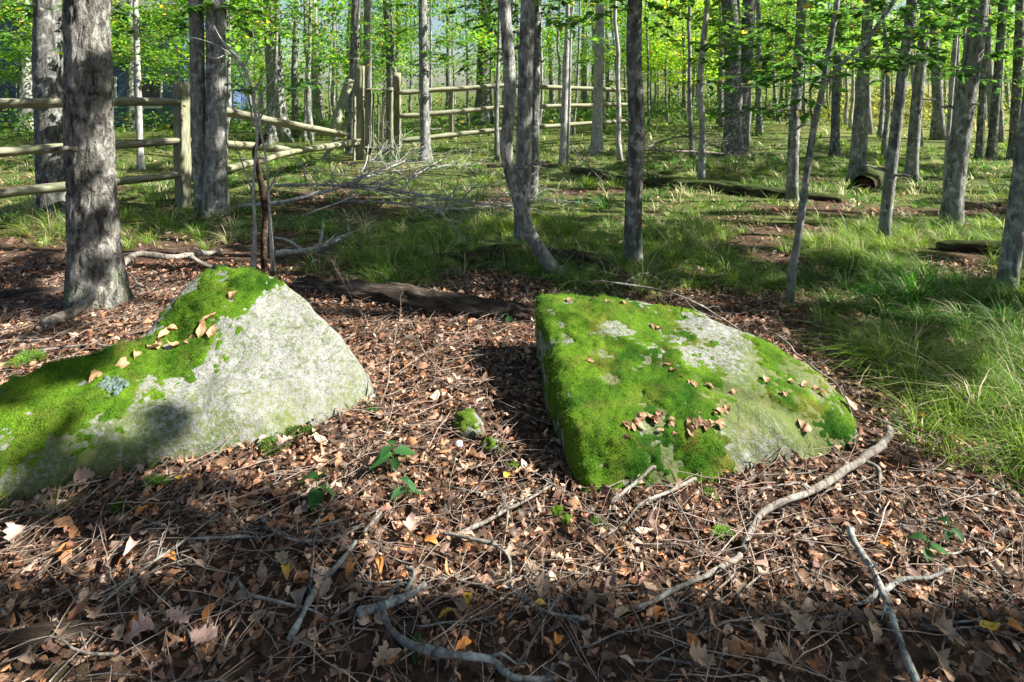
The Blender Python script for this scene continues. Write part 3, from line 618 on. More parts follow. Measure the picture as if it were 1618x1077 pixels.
sprays_on(r, f, [(1300, 130, 1140, 150, d, d-.3, 34), (1300, 125, 1100, 95, d, d+.2, 34), (1310, 110, 1180, 60, d, d, 34), (1325, 105, 1420, 110, d, d-.2, 30), (1340, 90, 1500, 95, d, d-.4, 36), (1352, 80, 1560, 130, d, d-.3, 30), (1290, 180, 1130, 180, d, d-.1, 12),
                (1290, 185, 1210, 168, d, d-.3, 10), (1352, 80, 1470, 40, d, d, 36), (1303, 120, 1200, 20, d, d+.2, 36), (1380, 45, 1620, 60, d, d-.2, 44), (1400, 20, 1300, 20, d, d, 34), (1400, 20, 1600, 0, d, d, 34), (1310, 100, 1060, 130, d+.2, d+.4, 30), (1330, 100, 1240, 200, d, d-.2, 8), (1300, 130, 1190, 120, d, d-.5, 40), (1300, 120, 1090, 60, d, d+.5, 40), (1310, 110, 1240, 100, d, d-.6, 40), (1300, 140, 1160, 190, d, d-.2, 22)], .085, None, (.8, .95, .8))
r, f = find("straight dark-grey tree standing alone"); d = f[1]
sprays_on(r, f, [(1003, 10, 900, 40, d, d-.2, 30), (1003, 0, 1090, 30, d, d-.3, 34), (1003, -10, 950, 10, d, d-.5, 30), (1003, 5, 1060, 70, d, d+.3, 30), (1003, -20, 880, 0, d, d, 34), (1003, -10, 1120, 0, d, d, 34)], .09, None, (1.3, 1.3, .9))
r, f = find("spotted grey tree leaning right, just"); d = f[1]
sprays_on(r, f, [(1428, 90, 1340, 120, d, d-.4, 30), (1430, 70, 1500, 110, d, d-.5, 34), (1432, 50, 1350, 60, d, d-.2, 34), (1436, 30, 1520, 40, d, d-.2, 34), (1440, 10, 1360, 10, d, d, 34), (1440, 0, 1500, 0, d, d, 30)], .095, None, (1.2, 1.25, .9))
r, f = find("pair of pale bare"); d = f[1]
sprays_on(r, f, [(412, 150, 520, 128, d, d-.1, 22), (412, 150, 360, 130, d, d-.2, 14), (440, 118, 560, 140, d, d, 12)], .08, None, (.8, 1, .9))
r, f = find("slender pale tree"); d = f[1]
sprays_on(r, f, [(218, 60, 285, 60, d, d-.5, 80), (218, 90, 290, 105, d, d-.6, 90), (216, 30, 280, 10, d, d, 80), (218, 60, 180, 30, d, d-.3, 60), (216, 10, 250, 20, d, d-1, 80), (218, 110, 270, 125, d, d+.4, 70), (216, 40, 340, 20, d, d+.6, 80), (218, 80, 190, 100, d, d, 40)], .1, None, (1.35, 1.25, .8))
r, f = find("split pale dead"); d = 12.
r, f = find("straight grey tree in front"); d = f[1]
sprays_on(r, f, [(668, 60, 740, 70, d, d-.4, 90), (668, 40, 600, 50, d, d-.3, 70), (668, 90, 750, 105, d, d-.5, 80), (668, 20, 760, 20, d, d, 90), (668, 10, 600, 10, d, d, 90), (669, 80, 700, 100, d, d-.8, 60)], .11, None, (1.2, 1.2, .8))
r, f = find("upright mottled grey tree"); d = f[1]
sprays_on(r, f, [(834, 10, 760, 60, d, d+.6, 40), (834, 0, 880, 30, d, d+.4, 40), (834, -10, 720, 20, d, d+.8, 50), (834, -20, 800, 20, d, d+1, 40)], .08, None, (1., 1.1, .8))
r, f = find("lichen-spotted tree behind"); d = f[1]
sprays_on(r, f, [(946, 90, 900, 100, d, d-.5, 60), (946, 70, 990, 80, d, d-.5, 70), (947, 40, 880, 30, d, d, 80), (947, 20, 1010, 20, d, d, 80), (945, 120, 990, 150, d, d-.6, 60), (946, 60, 920, 60, d, d-1, 60)], .11, None, (1.2, 1.2, .8))
r, f = find("straight tree just right of the scaly"); d = f[1]
sprays_on(r, f, [(497, 60, 400, 30, d, d-1, 90), (497, 40, 560, 30, d, d-.6, 90), (498, 90, 560, 100, d, d, 70), (497, 10, 440, 10, d, d-.5, 90), (498, 110, 450, 120, d, d-.5, 60)], .12, None, (1.2, 1.2, .8))
r, f = find("twin-stemmed grey tree right beside"); d = f[1]
sprays_on(r, f, [(342, 10, 400, 20, d, d-.4, 60), (342, 0, 290, 20, d, d-.3, 50), (342, 20, 420, 60, d, d+.5, 50), (312, 40, 270, 60, d, d+.4, 50)], .09, None, (1.15, 1.15, .8))
r, f = find("sturdy brown-grey"); d = f[1]
sprays_on(r, f, [(1537, 90, 1618, 80, d, d-.3, 50), (1540, 60, 1450, 60, d, d-.2, 50), (1545, 30, 1620, 20, d, d, 60), (1530, 120, 1618, 160, d, d+.3, 40), (1545, 10, 1470, 10, d, d, 60), (1535, 100, 1480, 130, d, d-.2, 30)], .085, None, (1., 1.05, .8))
r, f = find("pale trunk behind the fence, left"); d = f[1]
sprays_on(r, f, [(42, 80, 0, 90, d, d-.6, 90), (42, 50, 20, 20, d, d-.6, 90), (41, 90, 90, 110, d, d-1, 60), (40, 20, 110, 20, d, d, 90), (42, 100, -20, 130, d, d-1, 70)], .14, None, (1.3, 1.2, .8))

for word, d0, ks in (("scaly grey tree", None, 7), ("tree trunk rising directly", None, 7), ("dark tree standing close behind", None, 6), ("stout tree beyond", None, 8), ("slim dark tree half", None, 5), ("thin pale crooked", None, 8), ("thick twin-stemmed dark", None, 8), ("grey tree with a bright", None, 7),
                     ("short-looking dark", None, 6), ("twin-stemmed grey tree beside the hollow", None, 7), ("spotted grey tree leaning", None, 6), ("leaning grey tree behind", None, 6), ("left one of two", None, 6), ("dark tree right of the two", None, 6), ("dark mottled tree", None, 5)):
    r, f = find(word); d = f[1]; u0, _ = proj(f); lst = []
    for k in range(ks):
        v = rng.uniform(-20, 95); sdx = rng.choice([-1, 1])*rng.uniform(.5, 1.3)*F/d; lst.append((u0, v-10, u0+sdx, v+rng.uniform(-15, 35), d, d+rng.uniform(-.9, .9), 34))
    lv = MB(); wd = MB()
    for (a0, b0, a1, b1, e0, e1, n_) in lst:
        w = spray(lv, P(a0, b0, e0), P(a1, b1, e1), n_*2, .085+.004*d, None, 7); wd.add(np.concatenate(w.V), np.concatenate(w.Q), np.concatenate(w.T))
    o = link("leaves", lv.mesh("leaves", f), M['leaf'], r, "stuff"); o.color = (1.6, 1.5, 1.0, 1); link("twigs", wd.mesh("twigs", f), M['bark_dark'], r, "stuff")

# ------------------------------------------------------------------ background trees, each a thing of its own; crowns share mesh data
def crown_mesh(seed, z0, z1, rad, nleaf, size, clumps, cols):
    g = np.random.default_rng(seed); mb = MB(); cc = []
    for k in range(clumps):
        a, rr = g.uniform(0, 6.28), rad*math.sqrt(g.uniform(0, 1)); cc.append((rr*math.cos(a), rr*math.sin(a), g.uniform(z0, z1)))
    cc = np.array(cc); w = g.integers(0, clumps, nleaf); p = cc[w]+g.normal(0, 1, (nleaf, 3))*np.array([.34, .34, .13])*(rad/1.8)
    c = cols(nleaf)*g.uniform(.65, 1.4, clumps)[w][:, None]
    scatter(mb, crown_leaf, p, rotmats(g.uniform(0, 6.28, nleaf), g.normal(.2, .4, nleaf), g.normal(0, .4, nleaf)), g.uniform(.7, 1.2, nleaf)[:, None]*size, c)
    lb = MB()
    for q in cc[:14]: lb.add(*tube(limb_path(np.array([0, 0, max(.3, q[2]-.5)]), q, .1, 5), np.linspace(.012, .004, 5), 4))
    me = mb.mesh("crown"); me.materials.append(M['leaf']); ml = lb.mesh("limbs"); ml.materials.append(M['bark_far']); return me, ml
gcols = lambda n: leaf_cols(n, (.035, .1, .014), (.1, .22, .028), .06)
low_crowns = [crown_mesh(100+k, 1.7+.3*(k % 3), 6.2, 1.8, 4200, .13, 46, gcols) for k in range(7)]
high_crowns = [crown_mesh(200+k, 7., 12.5, 2.2, 700, .2, 30, gcols) for k in range(3)]
def straight_trunk(seed, h, r, sides=9):
    g = np.random.default_rng(seed); z = np.linspace(-.2, h, 14); p = np.stack([np.cumsum(g.normal(0, .03, 14)), np.cumsum(g.normal(0, .03, 14)), z], 1); p[:, :2] -= p[1, :2]
    t = tube(p, r*(1-.7*np.clip(z, 0, h)/h)*(1+.5*np.exp(-np.clip(z, 0, 9)/.25)), sides, lambda q, a, rr: rr[:, None]*.08*fbm(q.reshape(-1, 3)*4, 2, seed).reshape(q.shape[:2]))
    me = make_mesh("trunk", t[0], t[1], t[2]); me.materials.append(M['bark_far']); return me
thin = [straight_trunk(300+k, 7, .045) for k in range(4)]; thick = [straight_trunk(320+k, 13, .13) for k in range(5)]
thin_pale = []
for k in range(4): me = thin[k].copy(); me.materials.clear(); me.materials.append(M['bark_pale' if k % 2 else 'bark_grey']); thin_pale.append(me)
placed = [f for (_, f, _) in TREES]
def free(x, y, dmin):
    return all((x-p[0])**2+(y-p[1])**2 > dmin*dmin for p in placed)
def bg(kind, u, d, sc, tint, group, label):
    foot = Gd(u, d); root = thing("understory_tree" if kind == 'low' else "background_tree", label, 'tree', foot, group)
    root.rotation_euler[2] = rng.uniform(0, 6.28); root.scale = (sc, sc, sc*rng.uniform(.9, 1.1))
    link("trunk", (thin if kind == 'low' else thick)[rng.integers(0, 4)], None, root)
    cm, lm = (low_crowns[rng.integers(0, 7)] if kind == 'low' else high_crowns[rng.integers(0, 3)])
    c = link("crown", cm, None, root); c.color = (*tint, 1)
    if kind != 'low': c.scale = (.7, .7, .8)
    link("limbs", lm, None, root, "stuff"); placed.append(foot)
def zone(u):
    if u < 330: return "near the blue house behind the left fence"
    if u < 640: return "behind the gate and broken fence"
    if u < 1010: return "behind the far rail fence"
    if u < 1240: return "round the thick twin-stemmed dark tree"
    return "at the edge of the sunny clearing"
n = 0
while n < 78:
    d = rng.uniform(16, 50); u = rng.uniform(-60, 1680)
    if u < 330 and d < 23: continue
    p = Gd(u, d)
    if not free(p[0], p[1], 1.0): continue
    sc = rng.uniform(.6, 1.3); sz = "slim" if sc < .9 else "stout"
    bg('high', u, d, sc, (1, 1, .9), sz+" grey trunks "+zone(u), sz+" bare grey trunk in the wood "+zone(u)); n += 1
n = 0
while n < 84:
    d = rng.uniform(13.5, 40); u = rng.uniform(-60, 1680); p = Gd(u, d)
    if u < 330 and d < 18: continue
    if not free(p[0], p[1], 1.1): continue
    if n > 62: u = rng.uniform(950, 1650); d = rng.uniform(27, 44); p = Gd(u, d)
    if 1300 < u and d < 24: continue
    if 430 < u < 1020 and d < 18.5: continue
    if u > 640 and d < 17: continue
    yl = .8*math.exp(-((u-1090)/75)**2)+.3*math.exp(-((u-1450)/160)**2)+.15*rng.uniform()
    bg('low', u, d, rng.uniform(.7, 1.2), (1.65+1.6*yl, 1.6+.8*yl, 1.0), ("yellowing" if yl > .55 else "green")+" young trees "+zone(u), ("yellowing" if yl > .55 else "bright green")+" leafy young tree "+zone(u)); n += 1

n = 0
while n < 95:
    d = rng.uniform(13, 42); u = rng.uniform(-60, 1680); p = Gd(u, d)
    if (u < 330 and d < 18) or (440 < u < 660 and d < 15.5) or not free(p[0], p[1], .8): continue
    foot = Gd(u, d); root = thing("background_tree", "thin pole-like young trunk "+zone(u), 'tree', foot, "thin pole-like trunks "+zone(u)); root.rotation_euler[2] = rng.uniform(0, 6.28)
    sc = rng.uniform(.8, 1.7); root.scale = (sc, sc, 1.2); root.rotation_euler[0] = rng.normal(0, .03); root.rotation_euler[1] = rng.normal(.02, .03)
    tr = link("trunk", thin_pale[rng.integers(0, 4)], None, root); placed.append(foot); n += 1
# far wood that reads as one mass
mb = MB(); NF = 13000
ang = rng.uniform(-.95, .95, NF//130); dist = rng.uniform(50, 85, NF//130); hz = rng.uniform(.3, 5.5, NF//130)
cpos = np.stack([np.sin(ang)*dist, np.cos(ang)*dist, hz], 1); w = rng.integers(0, len(cpos), NF)
fp = cpos[w]+rng.normal(0, 1, (NF, 3))*np.array([1.7, 1.7, .8]); fp[:, 2] += terrain(fp[:, 0], fp[:, 1])
scatter(mb, quad_leaf, fp, rotmats(rng.uniform(0, 6.28, NF), rng.normal(0, .6, NF), rng.normal(0, .6, NF)), rng.uniform(.22, .5, NF)[:, None], gcols(NF)*rng.uniform(.7, 1.5, len(cpos))[w][:, None]*np.array([1.2, 1.15, .9]))
o = link("far_foliage", mb.mesh("far_foliage"), M['leaf'], None, "stuff"); tag(o, "far-off green foliage filling the gaps between distant trunks", "foliage")
# low bushes and yellowing growth at the edge of the clearing
mb = MB(); cl = []
for k in range(260):
    u = rng.uniform(-50, 1680); d = rng.uniform(18, 46); 
    if 1200 < u and d < 26: d += 8
    p = Gd(u, d); cl.append(np.r_[p[:2], p[2]+rng.uniform(.1, .7)])
cl = np.array(cl); NB = 28000; w = rng.integers(0, len(cl), NB); fp = cl[w]+rng.normal(0, 1, (NB, 3))*np.array([.6, .6, .32])
cc = gcols(NB); ye = np.exp(-((proj(fp)[0]-1430)/170)**2)[:, None]; cc = cc*(1-ye*.7)+np.array([.3, .26, .05])*ye*.7
scatter(mb, quad_leaf, fp, rotmats(rng.uniform(0, 6.28, NB), rng.normal(0, .6, NB), rng.normal(0, .6, NB)), rng.uniform(.08, .2, NB)[:, None], cc)
o = link("undergrowth", mb.mesh("undergrowth"), M['leaf'], None, "stuff"); tag(o, "low green and yellow undergrowth along the far edge of the wood", "undergrowth")

# ------------------------------------------------------------------ house beyond the trees
hd = 27.0; hx0, hx1 = (-70-CX)/F*hd, (290-CX)/F*hd; hz0 = tz(hx0, hd)
house = thing("house", "blue-sided house with dark windows half hidden behind the left trees", "house", (hx0, hd, hz0))
def boxm(name, x0, x1, y0, y1, z0, z1, mat, parent, org):
    me = bpy.data.meshes.new(name); bm = bmesh.new(); bmesh.ops.create_cube(bm, size=1)
    for v in bm.verts: v.co = Vector(((x0+x1)/2+v.co.x*(x1-x0), (y0+y1)/2+v.co.y*(y1-y0), (z0+z1)/2+v.co.z*(z1-z0)))-Vector(org)
    bmesh.ops.bevel(bm, geom=bm.edges[:], offset=min(x1-x0, y1-y0, z1-z0)*.06, segments=1, affect='EDGES')
    bm.to_mesh(me); bm.free(); return link(name, me, mat, parent)
ho = (hx0, hd, hz0); wx = hx1-hx0
wall = boxm("wall", hx0, hx1, hd+.06, hd+7, hz0-.3, hz0+5.2, M['siding'], house, ho)
for k in range(21):
    z = hz0+.05+k*.245; boxm("siding_board", hx0-.02, hx1+.02, hd, hd+.05, z, z+.225, M['siding'], wall, ho)
for (a, b, z0, z1) in [(.03, .12, .9, 2.0), (.30, .40, .9, 2.2), (.62, .70, 1.0, 2.2), (.82, .90, 1.0, 2.2), (.3, .4, 3.3, 4.4), (.62, .7, 3.3, 4.4)]:
    x0, x1 = hx0+a*wx, hx0+b*wx; w = boxm("window", x0-.08, x1+.08, hd-.06, hd-.01, hz0+z0-.08, hz0+z1+.08, M['trim'], house, ho); boxm("pane", x0, x1, hd-.085, hd-.065, hz0+z0, hz0+z1, M['glass'], w, ho)
    boxm("sill", x0-.14, x1+.14, hd-.14, hd-.062, hz0+z0-.16, hz0+z0-.09, M['trim'], w, ho)
rb = MB(); rv = np.array([(hx0-.5, hd-.6, hz0+5.2), (hx1+.5, hd-.6, hz0+5.2), (hx1+.5, hd+3.5, hz0+7.8), (hx0-.5, hd+3.5, hz0+7.8), (hx1+.5, hd+7.6, hz0+5.2), (hx0-.5, hd+7.6, hz0+5.2)])
rv = np.vstack([rv, rv-np.array([0, 0, .18])]); rb.add(rv, [(0, 1, 2, 3), (3, 2, 4, 5), (6, 9, 8, 7), (9, 11, 10, 8), (0, 6, 7, 1), (5, 4, 10, 11), (0, 3, 9, 6), (3, 5, 11, 9), (1, 7, 8, 2), (2, 8, 10, 4)])
link("roof", rb.mesh("roof", ho, False), M['roof'], house)
deck = boxm("deck", hx0+.0*wx, hx0+.22*wx, hd-1.6, hd-.15, hz0+1.0, hz0+1.16, M['deck'], house, ho)
for k in range(4): boxm("deck_post", hx0+.02*wx+k*.06*wx, hx0+.02*wx+k*.06*wx+.12, hd-1.55, hd-1.43, hz0-.3, hz0+1.95, M['deck'], deck, ho)
boxm("deck_rail", hx0, hx0+.22*wx, hd-1.58, hd-1.4, hz0+1.97, hz0+2.1, M['deck'], deck, ho)

# ------------------------------------------------------------------ split-rail fence, gate, loose rails
def bar(name, p0, p1, w, t, parent, split=True, seed=None, mat='wood'):
    """a hewn bar from p0 to p1 (world), grain along its own z"""
    p0, p1 = np.asarray(p0, float), np.asarray(p1, float); Ln = float(np.linalg.norm(p1-p0)); sd = int(rng.integers(1, 999)) if seed is None else seed
    z = np.linspace(0, Ln, 26); sides = 12; a = np.arange(sides)/sides*6.2832
    if split: sec = np.array([1.0, .98, .8, .72, .82, .97, .9, .74, .7, .8, .92, 1.05])       # rounded wedge
    else: sec = 1/np.maximum(np.abs(np.cos(a+.26)), np.abs(np.sin(a+.26)))*.8
    taper = 1-(.35*np.exp(-z/.12)+.35*np.exp(-(Ln-z)/.12) if split else 0*z)
    path = np.stack([.012*vnoise(np.stack([z*1.3, z*0+sd, z*0], 1), sd), .012*vnoise(np.stack([z*1.3, z*0+sd, z*0+5], 1), sd), z], 1)
    V, Qd, Td = tube(path, (w+t)*.25*taper, sides, lambda q, an, rr: .016*fbm(q.reshape(-1, 3)*np.array([14, 14, 2.5]), 3, sd).reshape(q.shape[:2]), True, sec)
    V[:, 0] *= w/((w+t)/2); V[:, 1] *= t/((w+t)/2)
    o = link(name, make_mesh(name, V, Qd, Td), M[mat], parent)
    q = Vector(p1-p0).to_track_quat('Z', 'Y'); base = Vector(p0)-(parent.location if parent else Vector((0, 0, 0)))
    o.location = base; o.rotation_mode = 'QUATERNION'; o.rotation_quaternion = q; return o
bpy.context.view_layer.update()
dp = G(290, 325)[1]; fl = 1/dp+(290+80)*.0001
f1 = thing("rail_fence", "weathered three-rail timber fence beside the thick rough-barked tree", "fence", G(290, 325))
bar("post", G(290, 325)-np.array([0, 0, .25]), P(286, 130, dp), .19, .17, f1, False)
dl = 1/fl
for (v0, v1) in ((163, 160), (243, 222), (315, 276)): bar("rail", P(-80, v0, dl), P(292, v1, dp+.02), .18, .14, f1)
for (a, b) in (((296, 164, dp+.1), (545, 213, 11.6)), ((296, 222, dp+.1), (478, 238, 11.2)), ((300, 282, dp+.1), (476, 236, 11.0)), ((470, 240, 11.3), (566, 221, 13.5)), ((480, 236, 11.3), (566, 226, 13.6))): bar("rail", P(*a), P(*b), .22, .16, f1)
gp = G(568, 252); gd_ = gp[1]
gate = thing("garden_gate", "narrow wooden gate with tall posts, pickets and wire mesh", "gate", gp)
bar("gate_post", gp-np.array([0, 0, .2]), P(568, 104, gd_), .2, .19, gate, False)
bar("gate_post", G(627, 238)-np.array([0, 0, .2]), P(627, 117, gd_), .2, .19, gate, False)
bar("plank", P(560, 256, gd_-.18), P(561, 152, gd_-.18), .13, .05, gate, False)
for u in (582, 617): bar("gate_stile", P(u, 244, gd_-.05), P(u, 138, gd_-.05), .13, .06, gate, False)
for v in (140, 232): bar("gate_rail", P(576, v, gd_-.13), P(622, v+2, gd_-.13), .15, .05, gate, False)
for u in (590, 597.5, 604, 610.5): bar("picket", P(u, 241, gd_-.05), P(u, 146, gd_-.05), .05, .035, gate, False)
wb = MB()
for k in range(9): wb.add(*tube([P(578, 150+k*10, gd_-.02), P(620, 150+k*10, gd_-.02)], .003, 4))
for k in range(8): wb.add(*tube([P(580+k*5.4, 148, gd_-.02), P(580+k*5.4, 238, gd_-.02)], .003, 4))
link("wire_mesh", wb.mesh("wire_mesh", gp), M['wire'], gate)
lr = G(507, 257); o = bar("loose_rail", lr, P(559, 178, gd_-.35), .24, .1, None, False); tag(o, "short loose timber leaning against the gate post", "rail")
lr = P(524, 212, 12.4); lr[2] = tz(lr[0], lr[1]); o = bar("loose_rail", P(524, 211, 12.9), P(553, 126, gd_-.25), .22, .1, None, False); tag(o, "taller loose timber propped steeply beside the gate post", "rail")
f2 = thing("rail_fence", "far three-rail fence running right from the gate behind the trees", "fence", G(640, 238))
for (a, b) in (((630, 146), (800, 134)), ((632, 184), (800, 169)), ((634, 222), (800, 203)), ((800, 134), (1000, 143)), ((800, 170), (1000, 164)), ((800, 203), (1000, 190))):
    d0 = gd_ if a[0] < 700 else gd_+1.2; d1 = gd_+1.2 if b[0] < 900 else gd_+4.5; bar("rail", P(*a, d0), P(*b, d1), .21, .16, f2)
for (u, dd) in ((800, gd_+1.3), (1000, gd_+4.6), (714, gd_+5.)): b = Gd(u, dd); bar("post", b-np.array([0, 0, .2]), b+np.array([0, 0, 1.55]), .18, .17, f2, False)

# ------------------------------------------------------------------ logs
def log(label, pts, rad, mat, seed, sides=26, n=90, amp=.14, lift=.5, name="fallen_log", flat=0.):
    w = np.array([G(u, v, (rr*lift)) for (u, v), rr in zip(pts, rad)]); pr = resample(np.column_stack([w, rad]), n); org = pr[n//2, :3].copy(); org[2] = tz(org[0], org[1])
    yaw = math.atan2(pr[-1, 1]-pr[0, 1], pr[-1, 0]-pr[0, 0]); c, s_ = math.cos(-yaw), math.sin(-yaw); q = pr[:, :3]-org; loc = np.stack([q[:, 0]*c-q[:, 1]*s_, q[:, 0]*s_+q[:, 1]*c, q[:, 2]], 1)
    r = pr[:, 3]*(1-.35*np.exp(-np.arange(n)/3.)-.45*np.exp(-(n-1-np.arange(n))/4.))
    def disp(Pn, a, rr):
        f = fbm(Pn.reshape(-1, 3)*np.array([2.2, 16, 16]), 3, seed, .6)+.6*fbm(Pn.reshape(-1, 3)*np.array([7, 40, 40]), 2, seed+3); return rr[:, None]*amp*2*f.reshape(Pn.shape[:2])
    V, Qd, Td = tube(loc, r, sides, disp); o = link(name, make_mesh(name, V, Qd, Td), M[mat]); o.location = org; o.rotation_euler[2] = yaw
    return tag(o, label, 'log')
log("weathered grey split log lying behind the gap between the two boulders", [(470, 448), (600, 468), (720, 484), (800, 494), (872, 503)], [.055, .07, .072, .066, .045], 'log', 5, 34, 170, .32)
log("dark rotten log lying at the foot of the upright mottled tree", [(664, 408), (740, 406), (800, 398), (842, 400)], [.035, .055, .062, .055], 'log_dark', 8, amp=.3, lift=1.)
log("dark rotten log stretching right of the curved burled tree", [(868, 398), (920, 410), (960, 428), (1000, 450)], [.055, .065, .06, .04], 'log_dark', 9, amp=.3, lift=1.)
log("long moss-covered fallen log with lichen in the grass behind the lone dark tree", [(905, 268), (985, 286), (1060, 293), (1150, 298), (1240, 308), (1330, 316)], [.08, .1, .1, .11, .09, .07], 'log_moss', 12, amp=.22)
log("grey log lying left of the thick rough-barked tree", [(-40, 474), (30, 466), (112, 458)], [.04, .045, .035], 'log', 15, 18, 50)
log("dark wet log half buried in leaf litter beside a grass tuft", [(-30, 1030), (60, 1010), (175, 990)], [.028, .03, .018], 'log', 16, 18, 60, .2, .3)
log("short grey rotten piece of wood sunk in the litter by the dark wet log", [(222, 962), (262, 950), (305, 940)], [.012, .018, .012], 'log', 17, 14, 40, .25, .3)
log("pale log lying in front of the far fence", [(770, 262), (830, 264), (880, 262)], [.06, .07, .06], 'log', 18, 16, 40)
log("mossy log lying in the grass near the sturdy leaning tree", [(1480, 388), (1550, 392), (1640, 398)], [.06, .07, .07], 'log_moss', 19, 20, 60)
hl = G(1366, 304); hr = G(1405, 296); hroot = thing("hollow_log", "short hollow dark log end beside the twin-stemmed grey tree", "log", hl)
hp = resample([hl+np.array([0, 0, .12]), (hl+hr)/2+np.array([.1, .3, .12]), hr+np.array([.25, .6, .1])], 24)
V, Qd, Td = tube(hp, .15, 20, lambda q, a, rr: rr[:, None]*.22*fbm(q.reshape(-1, 3)*9, 3, 4).reshape(q.shape[:2]), False); link("shell", make_mesh("shell", V-hl, Qd), M['log_moss'], hroot)
V, Qd, Td = tube(hp[1:], .10, 16, lambda q, a, rr: rr[:, None]*.3*fbm(q.reshape(-1, 3)*9, 3, 5).reshape(q.shape[:2])); link("rotten_heart", make_mesh("rotten_heart", V-hl, Qd, Td), M['cut'], hroot)

# ------------------------------------------------------------------ fallen branches and sticks
def branch(label, pts, r0, r1, mat='stick', forks=(), twigs=0, twl=.25, name="fallen_branch", group=None, sides=9, cat='branch', wob=.006, up=0.):
    """pts: (u, v, lift above ground)"""
    if r0 < .025: r0, r1 = r0*.76, r1*.76
    W_ = np.array([G(p[0], p[1], (p[2] if len(p) > 2 else r0*.7)+.018) for p in pts]); n = max(14, 8*len(pts)); path = resample(W_, n)
    path[1:-1] += wob*np.stack([vnoise(path[1:-1]*9+k*31+W_[0], 3+k) for k in range(3)], 1)
    org = path[n//2].copy(); org[2] = tz(org[0], org[1]); mb = MB()
    dsp = lambda q, a, rr: rr[:, None]*(.42*fbm(q.reshape(-1, 3)*22, 3, 8)+.35*np.clip(vnoise(q.reshape(-1, 3)*17, 5)-.35, 0, 1)).reshape(q.shape[:2])
    mb.add(*tube(path, np.linspace(r0, r1, n), sides, dsp))
    for fk in forks:
        fw = np.array([G(p[0], p[1], (p[2] if len(p) > 2 else r1*.8)+.018) for p in fk]); m = 12; fp_ = resample(fw, m); mb.add(*tube(fp_, np.linspace(r0*.6, r1*.5, m), max(6, sides-3), dsp))
    for k in range(twigs):
        i = rng.integers(n//5, n); a = path[min(i, n-1)]; dr = path[min(i, n-1)]-path[max(i-3, 0)]; dr /= np.linalg.norm(dr)+1e-9
        e = a+(dr*.7+rng.normal(0, .55, 3)*np.array([1, 1, .5])+np.array([0, 0, up*rng.uniform(0, 1.6)]))*twl*rng.uniform(.4, 1.2); e[2] = max(e[2], tz(e[0], e[1])+.01); tp = limb_path(a, e, .02, 6); mb.add(*tube(tp, np.linspace(r1*.7, r1*.22, 6), 5))
        for q in range(rng.integers(1, 4)):
            b = tp[rng.integers(2, 6)]; e2 = b+(dr*.5+rng.normal(0, .6, 3)*np.array([1, 1, .5]))*twl*.4; e2[2] = max(e2[2], tz(e2[0], e2[1])+.008); mb.add(*tube(limb_path(b, e2, .01, 4), np.linspace(r1*.35, r1*.15, 4), 4))
    o = link(name, mb.mesh(name, org), M[mat]); o.location = org; return tag(o, label, cat, group)
branch("thick curved dead branch leaning across the foot of the rough-barked tree", [(70, 514, .02), (130, 484, .06), (175, 440, .17), (215, 402, .22), (280, 405, .16), (350, 396, .04)], .032, .018, 'stick', [[(300, 404, .14), (330, 420, .05), (360, 418, .02)]], 3)
branch("smooth pale branch curving over the leaf litter right of the slab boulder", [(1405, 676, .06), (1396, 700, .05), (1300, 765, .035), (1215, 803, .035), (1192, 830, .02), (1176, 868, .012)], .021, .012, 'stick', [[(1360, 726, .03), (1388, 740, .02), (1390, 765, .01)]], 2, .1)
branch("long slim branch continuing below the smooth pale branch towards the shaded litter", [(1170, 876, .015), (1120, 905, .02), (1070, 932, .02), (1010, 955, .015), (968, 966, .008)], .011, .007, 'stick', (), 2, .08)
branch("grey knobbly branch pointing down through the litter below the pale branch", [(1344, 832, .05), (1352, 858, .03), (1385, 915, .02), (1405, 960, .02), (1430, 1030, .018), (1455, 1085, .012)], .014, .011, 'lichen_stick', [[(1392, 938, .015), (1425, 915, .025), (1470, 912, .02), (1502, 898, .015)], [(1388, 935, .015), (1370, 950, .01), (1350, 955, .008)]], 2, .08)
branch("S-shaped grey branch lying along the shaded foreground litter", [(602, 952, .03), (612, 985, .02), (645, 1015, .015), (700, 1035, .02), (770, 1042, .018), (810, 1068, .015), (880, 1072, .01)], .0135, .009, 'lichen_stick', (), 2, .08)
branch("stubby lichen-crusted branch piece in the centre foreground", [(566, 970, .015), (610, 955, .02), (650, 935, .02), (672, 922, .02)], .0165, .012, 'lichen_stick', [[(640, 936, .02), (655, 905, .03), (640, 895, .03)]], 1, .05)
branch("grey stick angled up past the S-shaped branch", [(455, 1012, .01), (478, 970, .015), (502, 925, .02), (530, 895, .02), (562, 855, .015)], .0115, .009, 'lichen_stick')
branch("pale broken stick stub at the sunny edge of the shade", [(575, 842, .01), (590, 826, .015), (602, 810, .02)], .009, .008, 'stick')
branch("forked sunlit twig in the bright litter between the boulders", [(725, 842, .012), (770, 822, .02), (803, 802, .03), (850, 778, .02), (872, 765, .02)], .009, .005, 'stick', [[(803, 802, .03), (800, 835, .02), (796, 862, .012)], [(800, 800, .03), (790, 770, .03), (775, 745, .02)]], 5, .12)
branch("twiggy pale branch fanning out below the front of the slab boulder", [(1100, 756, .03), (1060, 776, .03), (1015, 795, .03), (985, 825, .02), (950, 850, .012)], .008, .004, 'stick', [[(1060, 776, .03), (1080, 810, .03), (1110, 860, .02), (1160, 900, .01)]], 9, .16)
branch("straight tan stick propped against the corner of the slab boulder", [(965, 795, .012), (1000, 765, .04), (1036, 738, .07)], .009, .008, 'stick')
branch("dark bent branch crossing from the sunlit litter into the foreground shade", [(700, 842, .02), (745, 852, .025), (785, 862, .03), (805, 885, .02), (812, 930, .015), (860, 965, .012), (930, 978, .01)], .0075, .006, 'stick', (), 6, .12)
